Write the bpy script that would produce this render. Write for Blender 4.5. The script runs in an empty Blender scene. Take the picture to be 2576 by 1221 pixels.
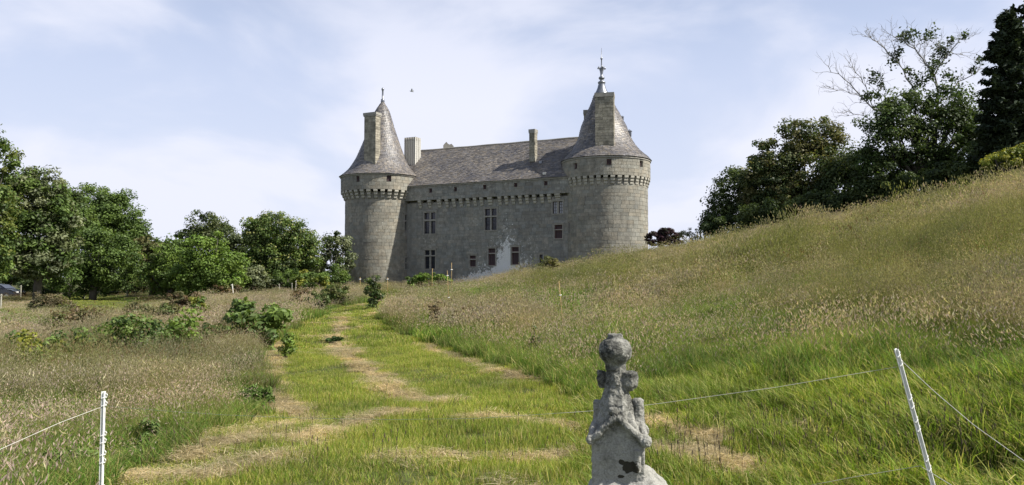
import bpy, math, random
import numpy as np
random.seed(7); rng = np.random.default_rng(7)
sc = bpy.context.scene
COL = sc.collection
R = math.radians
# ------------------------------------------------------------------ camera
F = 1983.0; CX, CY = 1288.0, 610.5; PITCH = math.atan((700-CY)/F)
EYE = 2.0
cam = bpy.data.cameras.new("camera"); cam.sensor_width = 36; cam.lens = F/2576*36
cam.clip_start = .1; cam.clip_end = 6000
co = bpy.data.objects.new("camera", cam); COL.objects.link(co)
co.location = (0, 0, EYE); co.rotation_euler = (R(90)+PITCH, 0, 0)
sc.camera = co
# ------------------------------------------------------------------ sun and sky
SUN_EL, SUN_AZ = R(47), R(105)          # azimuth clockwise from +Y
sund = np.array([math.sin(SUN_AZ)*math.cos(SUN_EL), math.cos(SUN_AZ)*math.cos(SUN_EL), math.sin(SUN_EL)])
sl = bpy.data.lights.new("sun", 'SUN'); sl.energy = 5.0; sl.angle = R(.6); sl.color = (1, .955, .87)
so = bpy.data.objects.new("sun", sl); COL.objects.link(so)
from mathutils import Vector, Matrix
so.rotation_euler = Vector(sund).to_track_quat('Z', 'Y').to_euler()
so.location = (60, 0, 60)
w = bpy.data.worlds.new("World"); sc.world = w; w.use_nodes = True
nt = w.node_tree; nt.nodes.clear()
def N(nt, t, **k):
    n = nt.nodes.new(t)
    for a, v in k.items():
        if a.startswith('i_'):
            n.inputs[int(a[2:]) if a[2:].isdigit() else a[2:].replace('_', ' ')].default_value = v
        else: setattr(n, a, v)
    return n
def L(nt, a, b): nt.links.new(a, b)
out = N(nt, 'ShaderNodeOutputWorld'); bg = N(nt, 'ShaderNodeBackground'); bg.inputs[1].default_value = .07
sky = N(nt, 'ShaderNodeTexSky'); sky.sky_type = 'NISHITA'; sky.sun_disc = False
sky.sun_elevation = SUN_EL; sky.sun_rotation = SUN_AZ; sky.air_density = 1.0; sky.dust_density = 1.2; sky.ozone_density = 1.5
tc = N(nt, 'ShaderNodeTexCoord')
mp = N(nt, 'ShaderNodeMapping'); mp.inputs['Scale'].default_value = (1, 1, 2.1); mp.inputs['Location'].default_value = (1.1, .9, .35)
n1 = N(nt, 'ShaderNodeTexNoise', noise_dimensions='3D'); n1.inputs['Scale'].default_value = 3.3; n1.inputs['Detail'].default_value = 7; n1.inputs['Roughness'].default_value = .5; n1.inputs['Distortion'].default_value = .35
cr = N(nt, 'ShaderNodeValToRGB'); cr.color_ramp.elements[0].position = .385; cr.color_ramp.elements[1].position = .62
cr.color_ramp.interpolation = 'EASE'
L(nt, tc.outputs['Generated'], mp.inputs[0]); L(nt, mp.outputs[0], n1.inputs['Vector']); L(nt, n1.outputs[0], cr.inputs[0])
# haze towards the horizon
sx = N(nt, 'ShaderNodeSeparateXYZ'); L(nt, tc.outputs['Generated'], sx.inputs[0])
hz = N(nt, 'ShaderNodeMapRange'); hz.inputs[1].default_value = 0; hz.inputs[2].default_value = .3; hz.inputs[3].default_value = .9; hz.inputs[4].default_value = .0
L(nt, sx.outputs[2], hz.inputs[0])
mx0 = N(nt, 'ShaderNodeMath', operation='MAXIMUM'); 
cm = N(nt, 'ShaderNodeMath', operation='MULTIPLY'); cm.inputs[1].default_value = .8; L(nt, cr.outputs[0], cm.inputs[0])
ad = N(nt, 'ShaderNodeMath', operation='ADD', use_clamp=True); L(nt, cm.outputs[0], ad.inputs[0])
hm = N(nt, 'ShaderNodeMath', operation='MULTIPLY'); hm.inputs[1].default_value = .75; L(nt, hz.outputs[0], hm.inputs[0]); L(nt, hm.outputs[0], ad.inputs[1])
veil = N(nt, 'ShaderNodeMixRGB')
vz = N(nt, 'ShaderNodeMapRange', interpolation_type='SMOOTHSTEP'); vz.inputs[1].default_value = .22; vz.inputs[2].default_value = .6; vz.inputs[3].default_value = .7; vz.inputs[4].default_value = .08
L(nt, sx.outputs[2], vz.inputs[0]); L(nt, vz.outputs[0], veil.inputs[0])
cz = N(nt, 'ShaderNodeMapRange', interpolation_type='SMOOTHSTEP'); cz.inputs[1].default_value = .25; cz.inputs[2].default_value = .65; cz.inputs[3].default_value = 1; cz.inputs[4].default_value = .18
L(nt, sx.outputs[2], cz.inputs[0]); cm2 = N(nt, 'ShaderNodeMath', operation='MULTIPLY'); L(nt, cz.outputs[0], cm2.inputs[0]); L(nt, ad.outputs[0], cm2.inputs[1])
veil.inputs[2].default_value = (6.5, 7.25, 9.5, 1)
mix = N(nt, 'ShaderNodeMixRGB'); mix.inputs[2].default_value = (7.75, 8.0, 9.2, 1)
L(nt, sky.outputs[0], veil.inputs[1]); L(nt, cm2.outputs[0], mix.inputs[0]); L(nt, veil.outputs[0], mix.inputs[1])
L(nt, mix.outputs[0], bg.inputs[0]); L(nt, bg.outputs[0], out.inputs[0])
sc.view_settings.view_transform = 'Standard'; sc.view_settings.look = 'None'
sc.view_settings.exposure = 0.68; sc.view_settings.gamma = 1; sc.view_settings.use_curve_mapping = False
sc.render.engine = 'CYCLES'
sc.cycles.max_bounces = 6; sc.cycles.transparent_max_bounces = 4

# ------------------------------------------------------------------ helpers
ct, st = math.cos(PITCH), math.sin(PITCH)
def ray(x, y):
    a = (x-CX)/F; b = -(y-CY)/F
    return np.array([a, ct-b*st, st+b*ct])
def pt(x, y, d):
    r = ray(x, y); return r*(d/r[1]) + np.array([0, 0, EYE])
def proj(X, Y, Z):
    zz = Z-EYE; c = Y*ct+zz*st; v = -Y*st+zz*ct
    return CX+F*X/c, CY-F*v/c
def tag(o, label=None, cat=None, group=None, kind=None):
    if label: o['label'] = label
    if cat: o['category'] = cat
    if group: o['group'] = group
    if kind: o['kind'] = kind
    return o
def empty(name, loc, rz=0):
    o = bpy.data.objects.new(name, None); COL.objects.link(o); o.location = loc; o.rotation_euler = (0, 0, rz)
    o.empty_display_size = .2; return o
def link(name, me, parent=None, loc=None):
    o = bpy.data.objects.new(name, me); COL.objects.link(o)
    if parent is not None:
        o.parent = parent
        # vertices are given in world space: cancel the parent's placement
        o.matrix_parent_inverse = world_inv(parent)
    if loc is not None: o.location = loc
    return o
def world_m(o):
    m = Matrix.Translation(o.location) @ o.rotation_euler.to_matrix().to_4x4()
    if o.parent is not None: m = world_m(o.parent) @ o.matrix_parent_inverse @ m
    return m
def world_inv(o): return world_m(o).inverted()
def mesh_np(name, V, faces, mat, col=None, k=4, smooth=False, attrs=None):
    """faces: (n,k) int array"""
    V = np.asarray(V, np.float32).reshape(-1, 3); faces = np.asarray(faces, np.int32).reshape(-1, k)
    me = bpy.data.meshes.new(name)
    me.vertices.add(len(V)); me.vertices.foreach_set('co', V.ravel())
    me.loops.add(faces.size); me.loops.foreach_set('vertex_index', faces.ravel())
    me.polygons.add(len(faces)); me.polygons.foreach_set('loop_start', np.arange(0, faces.size, k, dtype=np.int32))
    me.polygons.foreach_set('loop_total', np.full(len(faces), k, np.int32))
    if smooth: me.polygons.foreach_set('use_smooth', np.ones(len(faces), bool))
    me.update(calc_edges=True)
    if col is not None:
        a = me.color_attributes.new('Col', 'FLOAT_COLOR', 'POINT')
        c = np.ones((len(V), 4), np.float32); c[:, :3] = col; a.data.foreach_set('color', c.ravel())
    if mat: me.materials.append(mat)
    me.validate()
    return me
class MB:
    """collects polygons of any size in world space"""
    def __init__(s): s.v = []; s.f = []; s.c = []
    def add(s, vs, fs, c=None):
        b = len(s.v); s.v += [tuple(map(float, v)) for v in vs]; s.f += [tuple(b+i for i in f) for f in fs]
        s.c += [c if c is not None else (.9, .9, .9)]*len(vs)
    def box(s, c, sz, rz=0, M=None):
        x, y, z = [q/2 for q in sz]; vs = []
        cr_, sr_ = math.cos(rz), math.sin(rz)
        for k in (-1, 1):
            for j in (-1, 1):
                for i in (-1, 1):
                    vs.append((c[0]+i*x*cr_-j*y*sr_, c[1]+i*x*sr_+j*y*cr_, c[2]+k*z))
        s.add(vs, [(0, 2, 3, 1), (4, 5, 7, 6), (0, 1, 5, 4), (1, 3, 7, 5), (3, 2, 6, 7), (2, 0, 4, 6)])
    def mbox(s, M, s0, s1, z0, z1, h0, h1, ch=0):
        """box in mapped wall space (s along, h outwards, z up); ch = chamfer of the front face"""
        a = [M(s0, h0, z0), M(s1, h0, z0), M(s1, h0, z1), M(s0, h0, z1)]
        b = [M(s0+ch, h1, z0+ch), M(s1-ch, h1, z0+ch), M(s1-ch, h1, z1-ch), M(s0+ch, h1, z1-ch)]
        s.add(a+b, [(4, 5, 6, 7), (0, 1, 5, 4), (1, 2, 6, 5), (2, 3, 7, 6), (3, 0, 4, 7), (3, 2, 1, 0)])
    def tube(s, pts, rad, n=6, cap=True):
        pts = [np.array(p, float) for p in pts]
        if not hasattr(rad, '__len__'): rad = [rad]*len(pts)
        vs = []; fs = []
        for i, p in enumerate(pts):
            d = pts[min(i+1, len(pts)-1)]-pts[max(i-1, 0)]; d /= (np.linalg.norm(d)+1e-9)
            u = np.cross(d, (0, 0, 1.)) if abs(d[2]) < .9 else np.cross(d, (0, 1., 0)); u /= np.linalg.norm(u)+1e-9; v = np.cross(d, u)
            for k in range(n):
                a = 2*math.pi*k/n; vs.append(p+(u*math.cos(a)+v*math.sin(a))*rad[i])
        for i in range(len(pts)-1):
            for k in range(n):
                a = i*n+k; b = i*n+(k+1) % n; fs.append((a, b, b+n, a+n))
        if cap: fs += [tuple(range(n))[::-1], tuple(range((len(pts)-1)*n, len(pts)*n))]
        s.add(vs, fs)
    def lathe(s, cx, cy, prof, n=24, lean=(0, 0), z0=None, z1=None):
        vs = []; fs = []
        for r_, z in prof:
            t = 0 if z0 is None else max(0, (z-z0)/(z1-z0))
            for k in range(n):
                a = 2*math.pi*k/n; vs.append((cx+lean[0]*t+r_*math.cos(a), cy+lean[1]*t+r_*math.sin(a), z))
        for i in range(len(prof)-1):
            for k in range(n):
                a = i*n+k; b = i*n+(k+1) % n; fs.append((a, b, b+n, a+n))
        s.add(vs, fs)
    def build(s, name, mat, parent=None, smooth=False, loc=None):
        me = bpy.data.meshes.new(name); me.from_pydata(s.v, [], s.f)
        if len(s.c) == len(s.v):
            a = me.color_attributes.new('Col', 'FLOAT_COLOR', 'POINT')
            a.data.foreach_set('color', np.array([(*c, 1) for c in s.c], np.float32).ravel())
        if smooth: me.polygons.foreach_set('use_smooth', [True]*len(me.polygons))
        me.update(); me.materials.append(mat)
        return link(name, me, parent, loc)

# ------------------------------------------------------------------ materials
def mat_new(name):
    m = bpy.data.materials.new(name); m.use_nodes = True; t = m.node_tree; t.nodes.clear()
    o = N(t, 'ShaderNodeOutputMaterial'); b = N(t, 'ShaderNodeBsdfPrincipled'); L(t, b.outputs[0], o.inputs[0])
    return m, t, b, o
def noise(t, vec, scale, detail=5, rough=.55, dist=0):
    n = N(t, 'ShaderNodeTexNoise'); n.inputs['Scale'].default_value = scale; n.inputs['Detail'].default_value = detail
    n.inputs['Roughness'].default_value = rough; n.inputs['Distortion'].default_value = dist
    if vec is not None: L(t, vec, n.inputs['Vector'])
    return n.outputs[0]
def ramp(t, v, stops):
    c = N(t, 'ShaderNodeValToRGB'); e = c.color_ramp.elements
    while len(e) < len(stops): e.new(.5)
    for k, (p, q) in enumerate(stops):
        e[k].position = p; e[k].color = (*q, 1) if hasattr(q, '__len__') else (q, q, q, 1)
    L(t, v, c.inputs[0]); return c.outputs[0]
def mixc(t, f, a, b, mode='MIX'):
    m = N(t, 'ShaderNodeMixRGB', blend_type=mode)
    for i, q in ((0, f), (1, a), (2, b)):
        if isinstance(q, (int, float)): m.inputs[i].default_value = q if i == 0 else (q, q, q, 1)
        elif isinstance(q, tuple): m.inputs[i].default_value = (*q, 1)
        else: L(t, q, m.inputs[i])
    return m.outputs[0]
def math_(t, op, a, b=0, clamp=False):
    m = N(t, 'ShaderNodeMath', operation=op, use_clamp=clamp)
    for i, q in ((0, a), (1, b)):
        if isinstance(q, (int, float)): m.inputs[i].default_value = q
        else: L(t, q, m.inputs[i])
    return m.outputs[0]
def wpos(t): return N(t, 'ShaderNodeNewGeometry').outputs['Position']
def bump(t, b, h, dist, strength=.6):
    bn = N(t, 'ShaderNodeBump'); bn.inputs['Strength'].default_value = strength; bn.inputs['Distance'].default_value = dist
    L(t, h, bn.inputs['Height']); L(t, bn.outputs[0], b.inputs['Normal'])
def plain(name, c, rough=.6, metal=0, var=.25, sc_=8):
    m, t, b, o = mat_new(name); p = wpos(t); n = noise(t, p, sc_)
    L(t, mixc(t, n, tuple(x*(1-var) for x in c), tuple(x*(1+var) for x in c)), b.inputs['Base Color'])
    b.inputs['Roughness'].default_value = rough; b.inputs['Metallic'].default_value = metal
    return m
def leaf_mat(name, trans=.3, rough=.55, spec=.25, hue=None):
    m = bpy.data.materials.new(name); m.use_nodes = True; t = m.node_tree; t.nodes.clear()
    o = N(t, 'ShaderNodeOutputMaterial'); b = N(t, 'ShaderNodeBsdfPrincipled'); tr = N(t, 'ShaderNodeBsdfTranslucent'); mx = N(t, 'ShaderNodeMixShader')
    a = N(t, 'ShaderNodeAttribute'); a.attribute_name = 'Col'
    p = wpos(t); n = noise(t, p, .55, 3)
    c = mixc(t, 1.0, a.outputs['Color'], ramp(t, n, [(.3, (.95, .98, 1.0)), (.7, (1.6, 1.5, 1.35))]), 'MULTIPLY')
    L(t, c, b.inputs['Base Color']); L(t, mixc(t, 1.0, c, (1.3, 1.35, .7), 'MULTIPLY'), tr.inputs[0])
    b.inputs['Roughness'].default_value = rough; b.inputs['Specular IOR Level'].default_value = spec
    mx.inputs[0].default_value = trans
    L(t, b.outputs[0], mx.inputs[1]); L(t, tr.outputs[0], mx.inputs[2]); L(t, mx.outputs[0], o.inputs[0])
    return m
M_leaf = leaf_mat('foliage'); M_grass = leaf_mat('grass', .4, .6, .15)
M_needle = leaf_mat('needles', .12, .6, .15)
def bark_mat(name, a, b_):
    m, t, b, o = mat_new(name); p = wpos(t); n = noise(t, p, 6)
    L(t, mixc(t, n, a, b_), b.inputs['Base Color']); b.inputs['Roughness'].default_value = .9; bump(t, b, n, .03); return m
M_bark = bark_mat('bark', (.05, .042, .033), (.13, .115, .095)); M_dead = bark_mat('dead_bark', (.16, .15, .13), (.34, .32, .29))

def stone_mat(name, wash=False, dark=(.178, .174, .16), light=(.31, .303, .279)):
    m, t, b, o = mat_new(name); p = wpos(t)
    a = N(t, 'ShaderNodeAttribute'); a.attribute_name = 'Col'
    big = noise(t, p, .28, 6, .6); mid = noise(t, p, 1.7, 6, .65); fine = noise(t, p, 9, 6, .7)
    # vertical weather streaks
    mpn = N(t, 'ShaderNodeMapping'); mpn.inputs['Scale'].default_value = (1.3, 1.3, .16); L(t, p, mpn.inputs[0])
    streak = noise(t, mpn.outputs[0], 1.4, 5, .6)
    c = ramp(t, mid, [(.28, dark), (.5, tuple((x+y)/2 for x, y in zip(dark, light))), (.75, light)])
    c = mixc(t, 1.0, c, a.outputs['Color'], 'MULTIPLY')
    c = mixc(t, 1.0, c, ramp(t, streak, [(.35, (.9, .9, .89)), (.62, (1.05, 1.05, 1.03))]), 'MULTIPLY')
    c = mixc(t, 1.0, c, ramp(t, big, [(.3, (.84, .85, .86)), (.7, (1.15, 1.13, 1.08))]), 'MULTIPLY')
    c = mixc(t, 1.0, c, ramp(t, fine, [(.3, .85), (.7, 1.15)]), 'MULTIPLY')
    # pale lichen
    lich = noise(t, p, 3.4, 9, .72, .4)
    lm = ramp(t, math_(t, 'ADD', lich, math_(t, 'MULTIPLY', big, .35)), [(.78, 0), (.86, .7)])
    c = mixc(t, lm, c, (.5, .49, .43))
    if wash:
        A_, T_ = WA, WT
        sp = N(t, 'ShaderNodeSeparateXYZ'); L(t, p, sp.inputs[0])
        s_ = math_(t, 'ADD', math_(t, 'MULTIPLY', sp.outputs[0], float(T_[0])), math_(t, 'MULTIPLY', sp.outputs[1], float(T_[1])))
        s_ = math_(t, 'SUBTRACT', s_, float(A_[0]*T_[0]+A_[1]*T_[1]))
        # white limewash: a tall peak at s=WS, height falling off sideways
        ds = math_(t, 'ABSOLUTE', math_(t, 'SUBTRACT', s_, WS))
        core = math_(t, 'SUBTRACT', 1.0, math_(t, 'ADD', math_(t, 'MULTIPLY', ds, .14), math_(t, 'MULTIPLY', math_(t, 'SUBTRACT', sp.outputs[2], 2.3), .085)))
        skirt_l = math_(t, 'SUBTRACT', 1.08, math_(t, 'ADD', math_(t, 'MULTIPLY', math_(t, 'ABSOLUTE', math_(t, 'SUBTRACT', s_, WS-2.6)), .13), math_(t, 'MULTIPLY', math_(t, 'SUBTRACT', sp.outputs[2], 2.0), .5)))
        halo = math_(t, 'SUBTRACT', .80, math_(t, 'ADD', math_(t, 'MULTIPLY', ds, .075), math_(t, 'MULTIPLY', math_(t, 'SUBTRACT', sp.outputs[2], 2.3), .055)))
        peel = noise(t, p, 3.1, 9, .78, .6)
        pn = math_(t, 'MULTIPLY', math_(t, 'SUBTRACT', peel, .5), 2.1)
        f1 = math_(t, 'ADD', core, math_(t, 'MULTIPLY', pn, .42)); f2 = math_(t, 'ADD', skirt_l, math_(t, 'MULTIPLY', pn, 1.0))
        f3 = math_(t, 'ADD', halo, math_(t, 'MULTIPLY', pn, 1.0))
        mk = math_(t, 'MAXIMUM', math_(t, 'MAXIMUM', f1, f2), f3)
        mk = ramp(t, mk, [(.645, 0), (.67, 1)])
        c = mixc(t, mk, c, mixc(t, noise(t, p, 14), (.6, .595, .57), (.84, .83, .8)))
    L(t, c, b.inputs['Base Color']); b.inputs['Roughness'].default_value = .92; b.inputs['Specular IOR Level'].default_value = .2
    bump(t, b, math_(t, 'ADD', fine, mid), .04, .5)
    return m

# ------------------------------------------------------------------ castle frame of reference
CLX, CLY = (955-CX)/F*95.3, 95.3
CRX, CRY = (1525.5-CX)/F*85.5, 85.5
RL, RLP, RLE = 86*95.3/F, 97*95.3/F, 101.5*95.3/F
RR, RRP, RRE = 103.6*85.5/F, 110.3*85.5/F, 113.8*85.5/F
WA = np.array([(1046-CX)/F*92.6, 92.6]); WB = np.array([(1430-CX)/F*84.1, 84.1])
WT = (WB-WA)/np.linalg.norm(WB-WA); WL = float(np.linalg.norm(WB-WA)); WN = np.array([WT[1], -WT[0]])
if WN[1] > 0: WN = -WN
def Mwall(s, h, z): q = WA+WT*s+WN*h; return (q[0], q[1], z)
def cyl(cx, cy, r0):
    def M(s, h, z):
        a = s/r0; r = r0+h; return (cx+r*math.sin(a), cy-r*math.cos(a), z)
    return M
def wall_px(x, y, h=0):
    r = ray(x, y); q = WA+WN*h; n = WN
    t_ = (q@n)/(r[0]*n[0]+r[1]*n[1]); p = r*t_+np.array([0, 0, EYE])
    return float((p[:2]-WA)@WT), float(p[2])
def cyl_px(x, y, cx, cy, r0, h=0):
    r = ray(x, y); R_ = r0+h
    a = r[0]**2+r[1]**2; b = -2*(r[0]*cx+r[1]*cy); c = cx*cx+cy*cy-R_*R_
    D = b*b-4*a*c; t_ = (-b-math.sqrt(max(D, 0)))/(2*a); p = r*t_+np.array([0, 0, EYE])
    return math.atan2(p[0]-cx, -(p[1]-cy))*r0, float(p[2])
def z4(x, y): return ((1380+x*.3275)*.7454, (560+y*.3275)*.7454)
def z2(x, y): return ((1660+x*.4422)*.7454, (420+y*.4422)*.7454)
def z1(x, y): return ((1120+x*.5895)*.7454, (260+y*.5895)*.7454)
def z3(x, y): return ((1860+x*.4177)*.7454, (130+y*.4177)*.7454)
WS = wall_px(*z4(1010, 900))[0]
M_stone = stone_mat('granite'); M_wall = stone_mat('limewashed_granite', wash=True)
M_corb = plain('granite_corbel', (.36, .34, .285), .9, var=.35, sc_=3)
M_trim = plain('granite_trim', (.28, .265, .23), .9, var=.4, sc_=3)
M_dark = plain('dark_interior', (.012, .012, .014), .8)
M_glassm, t_, b_, o_ = mat_new('old_glass'); b_.inputs['Base Color'].default_value = (.02, .022, .035, 1); b_.inputs['Roughness'].default_value = .18
bump(t_, b_, noise(t_, wpos(t_), 3), .05, .3)
M_red = plain('red_paint', (.12, .03, .03), .6); M_maroon = plain('maroon_shutter', (.05, .03, .032), .75); M_white = plain('white_paint', (.7, .7, .68), .5, var=.08)
M_darkframe = plain('dark_frame', (.035, .022, .022), .6)

# slate
M_slate, t, b, o = mat_new('slate'); p = wpos(t); at = N(t, 'ShaderNodeAttribute'); at.attribute_name = 'Col'
c = mixc(t, 1.0, at.outputs['Color'], ramp(t, noise(t, p, .5, 6), [(.3, (.68, .68, .72)), (.7, (1.25, 1.2, 1.12))]), 'MULTIPLY')
c = mixc(t, ramp(t, noise(t, p, 4, 8, .7), [(.56, 0), (.7, .4)]), c, (.25, .24, .215))
L(t, c, b.inputs['Base Color']); b.inputs['Roughness'].default_value = .46; b.inputs['Specular IOR Level'].default_value = .5
bump(t, b, noise(t, p, 12, 6), .03, .7)
M_lead = plain('lead', (.2, .21, .23), .38, .6, sc_=5)

# ------------------------------------------------------------------ terrain
TX = np.array([-2200, -700, -200, 0, 350, 700, 1000, 1200, 1400, 1700, 2000, 2300, 2576, 2900, 3400, 4600], float)
TD = np.array([0, 5, 8, 12, 18, 26, 36, 48, 62, 78, 95, 130, 300, 3500], float)
TZ = np.array([
 [0, 0, 0, 0, 0, 0, 0, 0, 0, 0, 0, 0.05, 0.1, 0.1, .1, .1],
 [-.1, -.1, -.1, -.05, 0, 0, 0, 0, 0, 0, .05, .2, .35, .5, .6, .7],
 [-.1, -.1, -.1, -.1, -.05, -.05, -.05, 0, 0, .05, .2, .5, .8, 1.1, 1.5, 1.8],
 [-.2, -.2, -.2, -.2, -.1, -.1, -.05, 0, 0, .2, .5, 1.0, 1.5, 2.0, 2.6, 3.3],
 [-.3, -.3, -.3, -.3, -.2, -.15, -.05, 0, .2, .6, 1.2, 2.0, 2.9, 3.6, 4.4, 5],
 [-.3, -.3, -.2, -.2, -.15, -.1, 0, .2, .5, 1.1, 2.1, 3.4, 4.6, 5.4, 6.4, 7],
 [-.2, -.2, -.1, -.1, 0, 0, .2, .5, 1.0, 2.0, 3.5, 4.85, 5.9, 6.7, 7.5, 8],
 [-.1, -.1, -.1, -.1, -.1, .1, .45, 1.0, 1.8, 3.1, 4.85, 5.8, 6.7, 7.4, 8.2, 8.5],
 [-.3, -.3, -.2, -.1, -.2, .1, .6, 1.15, 2.2, 3.9, 5.45, 6.3, 7.2, 8, 8.5, 8.5],
 [-.1, -.1, 0, .1, .1, .4, .7, 1.25, 2.1, 4.1, 5.5, 6.5, 7.4, 8, 8.6, 8.6],
 [.4, .4, .3, .2, .2, .5, .7, 1.3, 2.1, 3.8, 5.5, 6.5, 7.5, 8, 8.6, 8.6],
 [.4, .4, .4, .5, .6, 1, 1.3, 1.8, 2, 2.5, 3.5, 4.5, 5.5, 6, 6, 6],
 [0]*16, [-6]*16])
def pnoise(X, Y, s, seed=0):
    g = np.random.default_rng(seed).random((64, 64))
    x = X/s+100; y = Y/s+100; i = np.floor(x).astype(int); j = np.floor(y).astype(int); u = x-i; v = y-j
    u = u*u*(3-2*u); v = v*v*(3-2*v); G = lambda a, b: g[a % 64, b % 64]
    return (G(i, j)*(1-u)+G(i+1, j)*u)*(1-v)+(G(i, j+1)*(1-u)+G(i+1, j+1)*u)*v
def _cr(p0, p1, p2, p3, t_): return .5*((2*p1)+(-p0+p2)*t_+(2*p0-5*p1+4*p2-p3)*t_**2+(-p0+3*p1-3*p2+p3)*t_**3)
def H(X, Y):
    X = np.asarray(X, float); Y = np.asarray(Y, float)
    px = CX+F*X/np.maximum(Y, 5.0)
    fi = np.interp(px, TX, np.arange(len(TX))); fj = np.interp(Y, TD, np.arange(len(TD)))
    i = np.clip(np.floor(fi).astype(int), 0, len(TX)-2); j = np.clip(np.floor(fj).astype(int), 0, len(TD)-2)
    tx = fi-i; ty = fj-j
    ic = [np.clip(i+k, 0, len(TX)-1) for k in (-1, 0, 1, 2)]; jc = [np.clip(j+k, 0, len(TD)-1) for k in (-1, 0, 1, 2)]
    rows = [_cr(TZ[jj, ic[0]], TZ[jj, ic[1]], TZ[jj, ic[2]], TZ[jj, ic[3]], tx) for jj in jc]
    z = _cr(rows[0], rows[1], rows[2], rows[3], ty)
    bumps = .035*np.sin(X*1.3+Y*.4)*np.sin(Y*.9-X*.2)+.02*np.sin(X*3.1+1)*np.sin(Y*2.7)
    k = np.clip((160-Y)/100, 0, 1)
    tus = (pnoise(X, Y, 1.7, 31)-.5)*.16+(pnoise(X, Y, .8, 32)-.5)*.07+(pnoise(X, Y, 6, 33)-.5)*.35*np.clip((Y-8)/15, 0, 1)
    return z+(bumps+tus*np.clip((Y-4)/4, 0, 1))*k
def h(X, Y): return float(H(X, Y))
def ground_px(x, y, lo=4, hi=140, off=0):
    """where the sight line of an image point meets the ground"""
    d = np.geomspace(lo, hi, 900); r = ray(x, y); P = r[None]/r[1]*d[:, None]
    dz = P[:, 2]+EYE-H(P[:, 0], P[:, 1])-off; k = np.argmax(dz < 0)
    if dz.min() > 0: k = np.argmin(dz)
    return P[k, 0], d[k]

# zones of the meadow, described by outline points seen on the ground
def inpoly(x, y, poly):
    r = np.zeros(x.shape, bool); n = len(poly)
    for i in range(n):
        x1, y1 = poly[i]; x2, y2 = poly[(i+1) % n]
        if y1 == y2: continue
        c = ((y1 > y) != (y2 > y)) & (x < (x2-x1)*(y-y1)/(y2-y1)+x1); r ^= c
    return r
MOWN = [(150, 1300), (240, 1205), (420, 1150), (560, 1080), (640, 1040), (655, 970), (640, 910), (680, 860), (760, 815), (850, 775), (930, 760), (985, 742), (1040, 728), (1055, 738),
        (985, 765), (960, 800), (1010, 835), (1120, 865), (1200, 905), (1310, 935), (1430, 975), (1500, 1000), (1620, 1010), (1780, 1010), (1980, 1040), (2200, 1080), (2420, 1130), (2700, 1170), (4500, 1500), (9000, 9000), (-3000, 9000), (60, 1500)]
TRACKS = [([(705, 850), (680, 900), (668, 960), (700, 1010), (750, 1040)], .32), ([(862, 800), (845, 850), (890, 910), (950, 955), (1010, 1000), (1110, 1012)], .42),
          ([(760, 1115), (880, 1070), (980, 1040), (1060, 1045)], .33), ([(180, 1215), (420, 1205), (560, 1190), (700, 1160)], .3), ([(1065, 868), (1150, 900), (1230, 930), (1300, 948), (1385, 958)], .28),
          ([(1470, 992), (1510, 1002)], .3), ([(1620, 1070), (1720, 1080), (1800, 1100)], .38), ([(1650, 1130), (1800, 1150), (1900, 1175)], .3), ([(1080, 1150), (1300, 1160), (1480, 1140)], .2), ([(1180, 1050), (1400, 1070), (1480, 1080)], .22),
          ([(560, 1120), (680, 1085), (760, 1060)], .2), ([(930, 795), (1000, 770)], .25), ([(640, 1040), (600, 1070)], .22)]
TW = []
for pl, wd in TRACKS:
    TW.append(([np.array(ground_px(*q)) for q in pl], wd))
def straw_f(X, Y):
    m = np.full(X.shape, 0.0)
    for pl, wd in TW:
        for a, b2 in zip(pl[:-1], pl[1:]):
            ab = b2-a; L2 = ab@ab+1e-6; t_ = np.clip(((X-a[0])*ab[0]+(Y-a[1])*ab[1])/L2, 0, 1)
            d = np.hypot(X-a[0]-t_*ab[0], (Y-a[1]-t_*ab[1])*.8)
            m = np.maximum(m, np.clip(1.28-d/wd, 0, 1.1))
    return m*(.55+.75*pnoise(X, Y, .45, 3))
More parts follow.
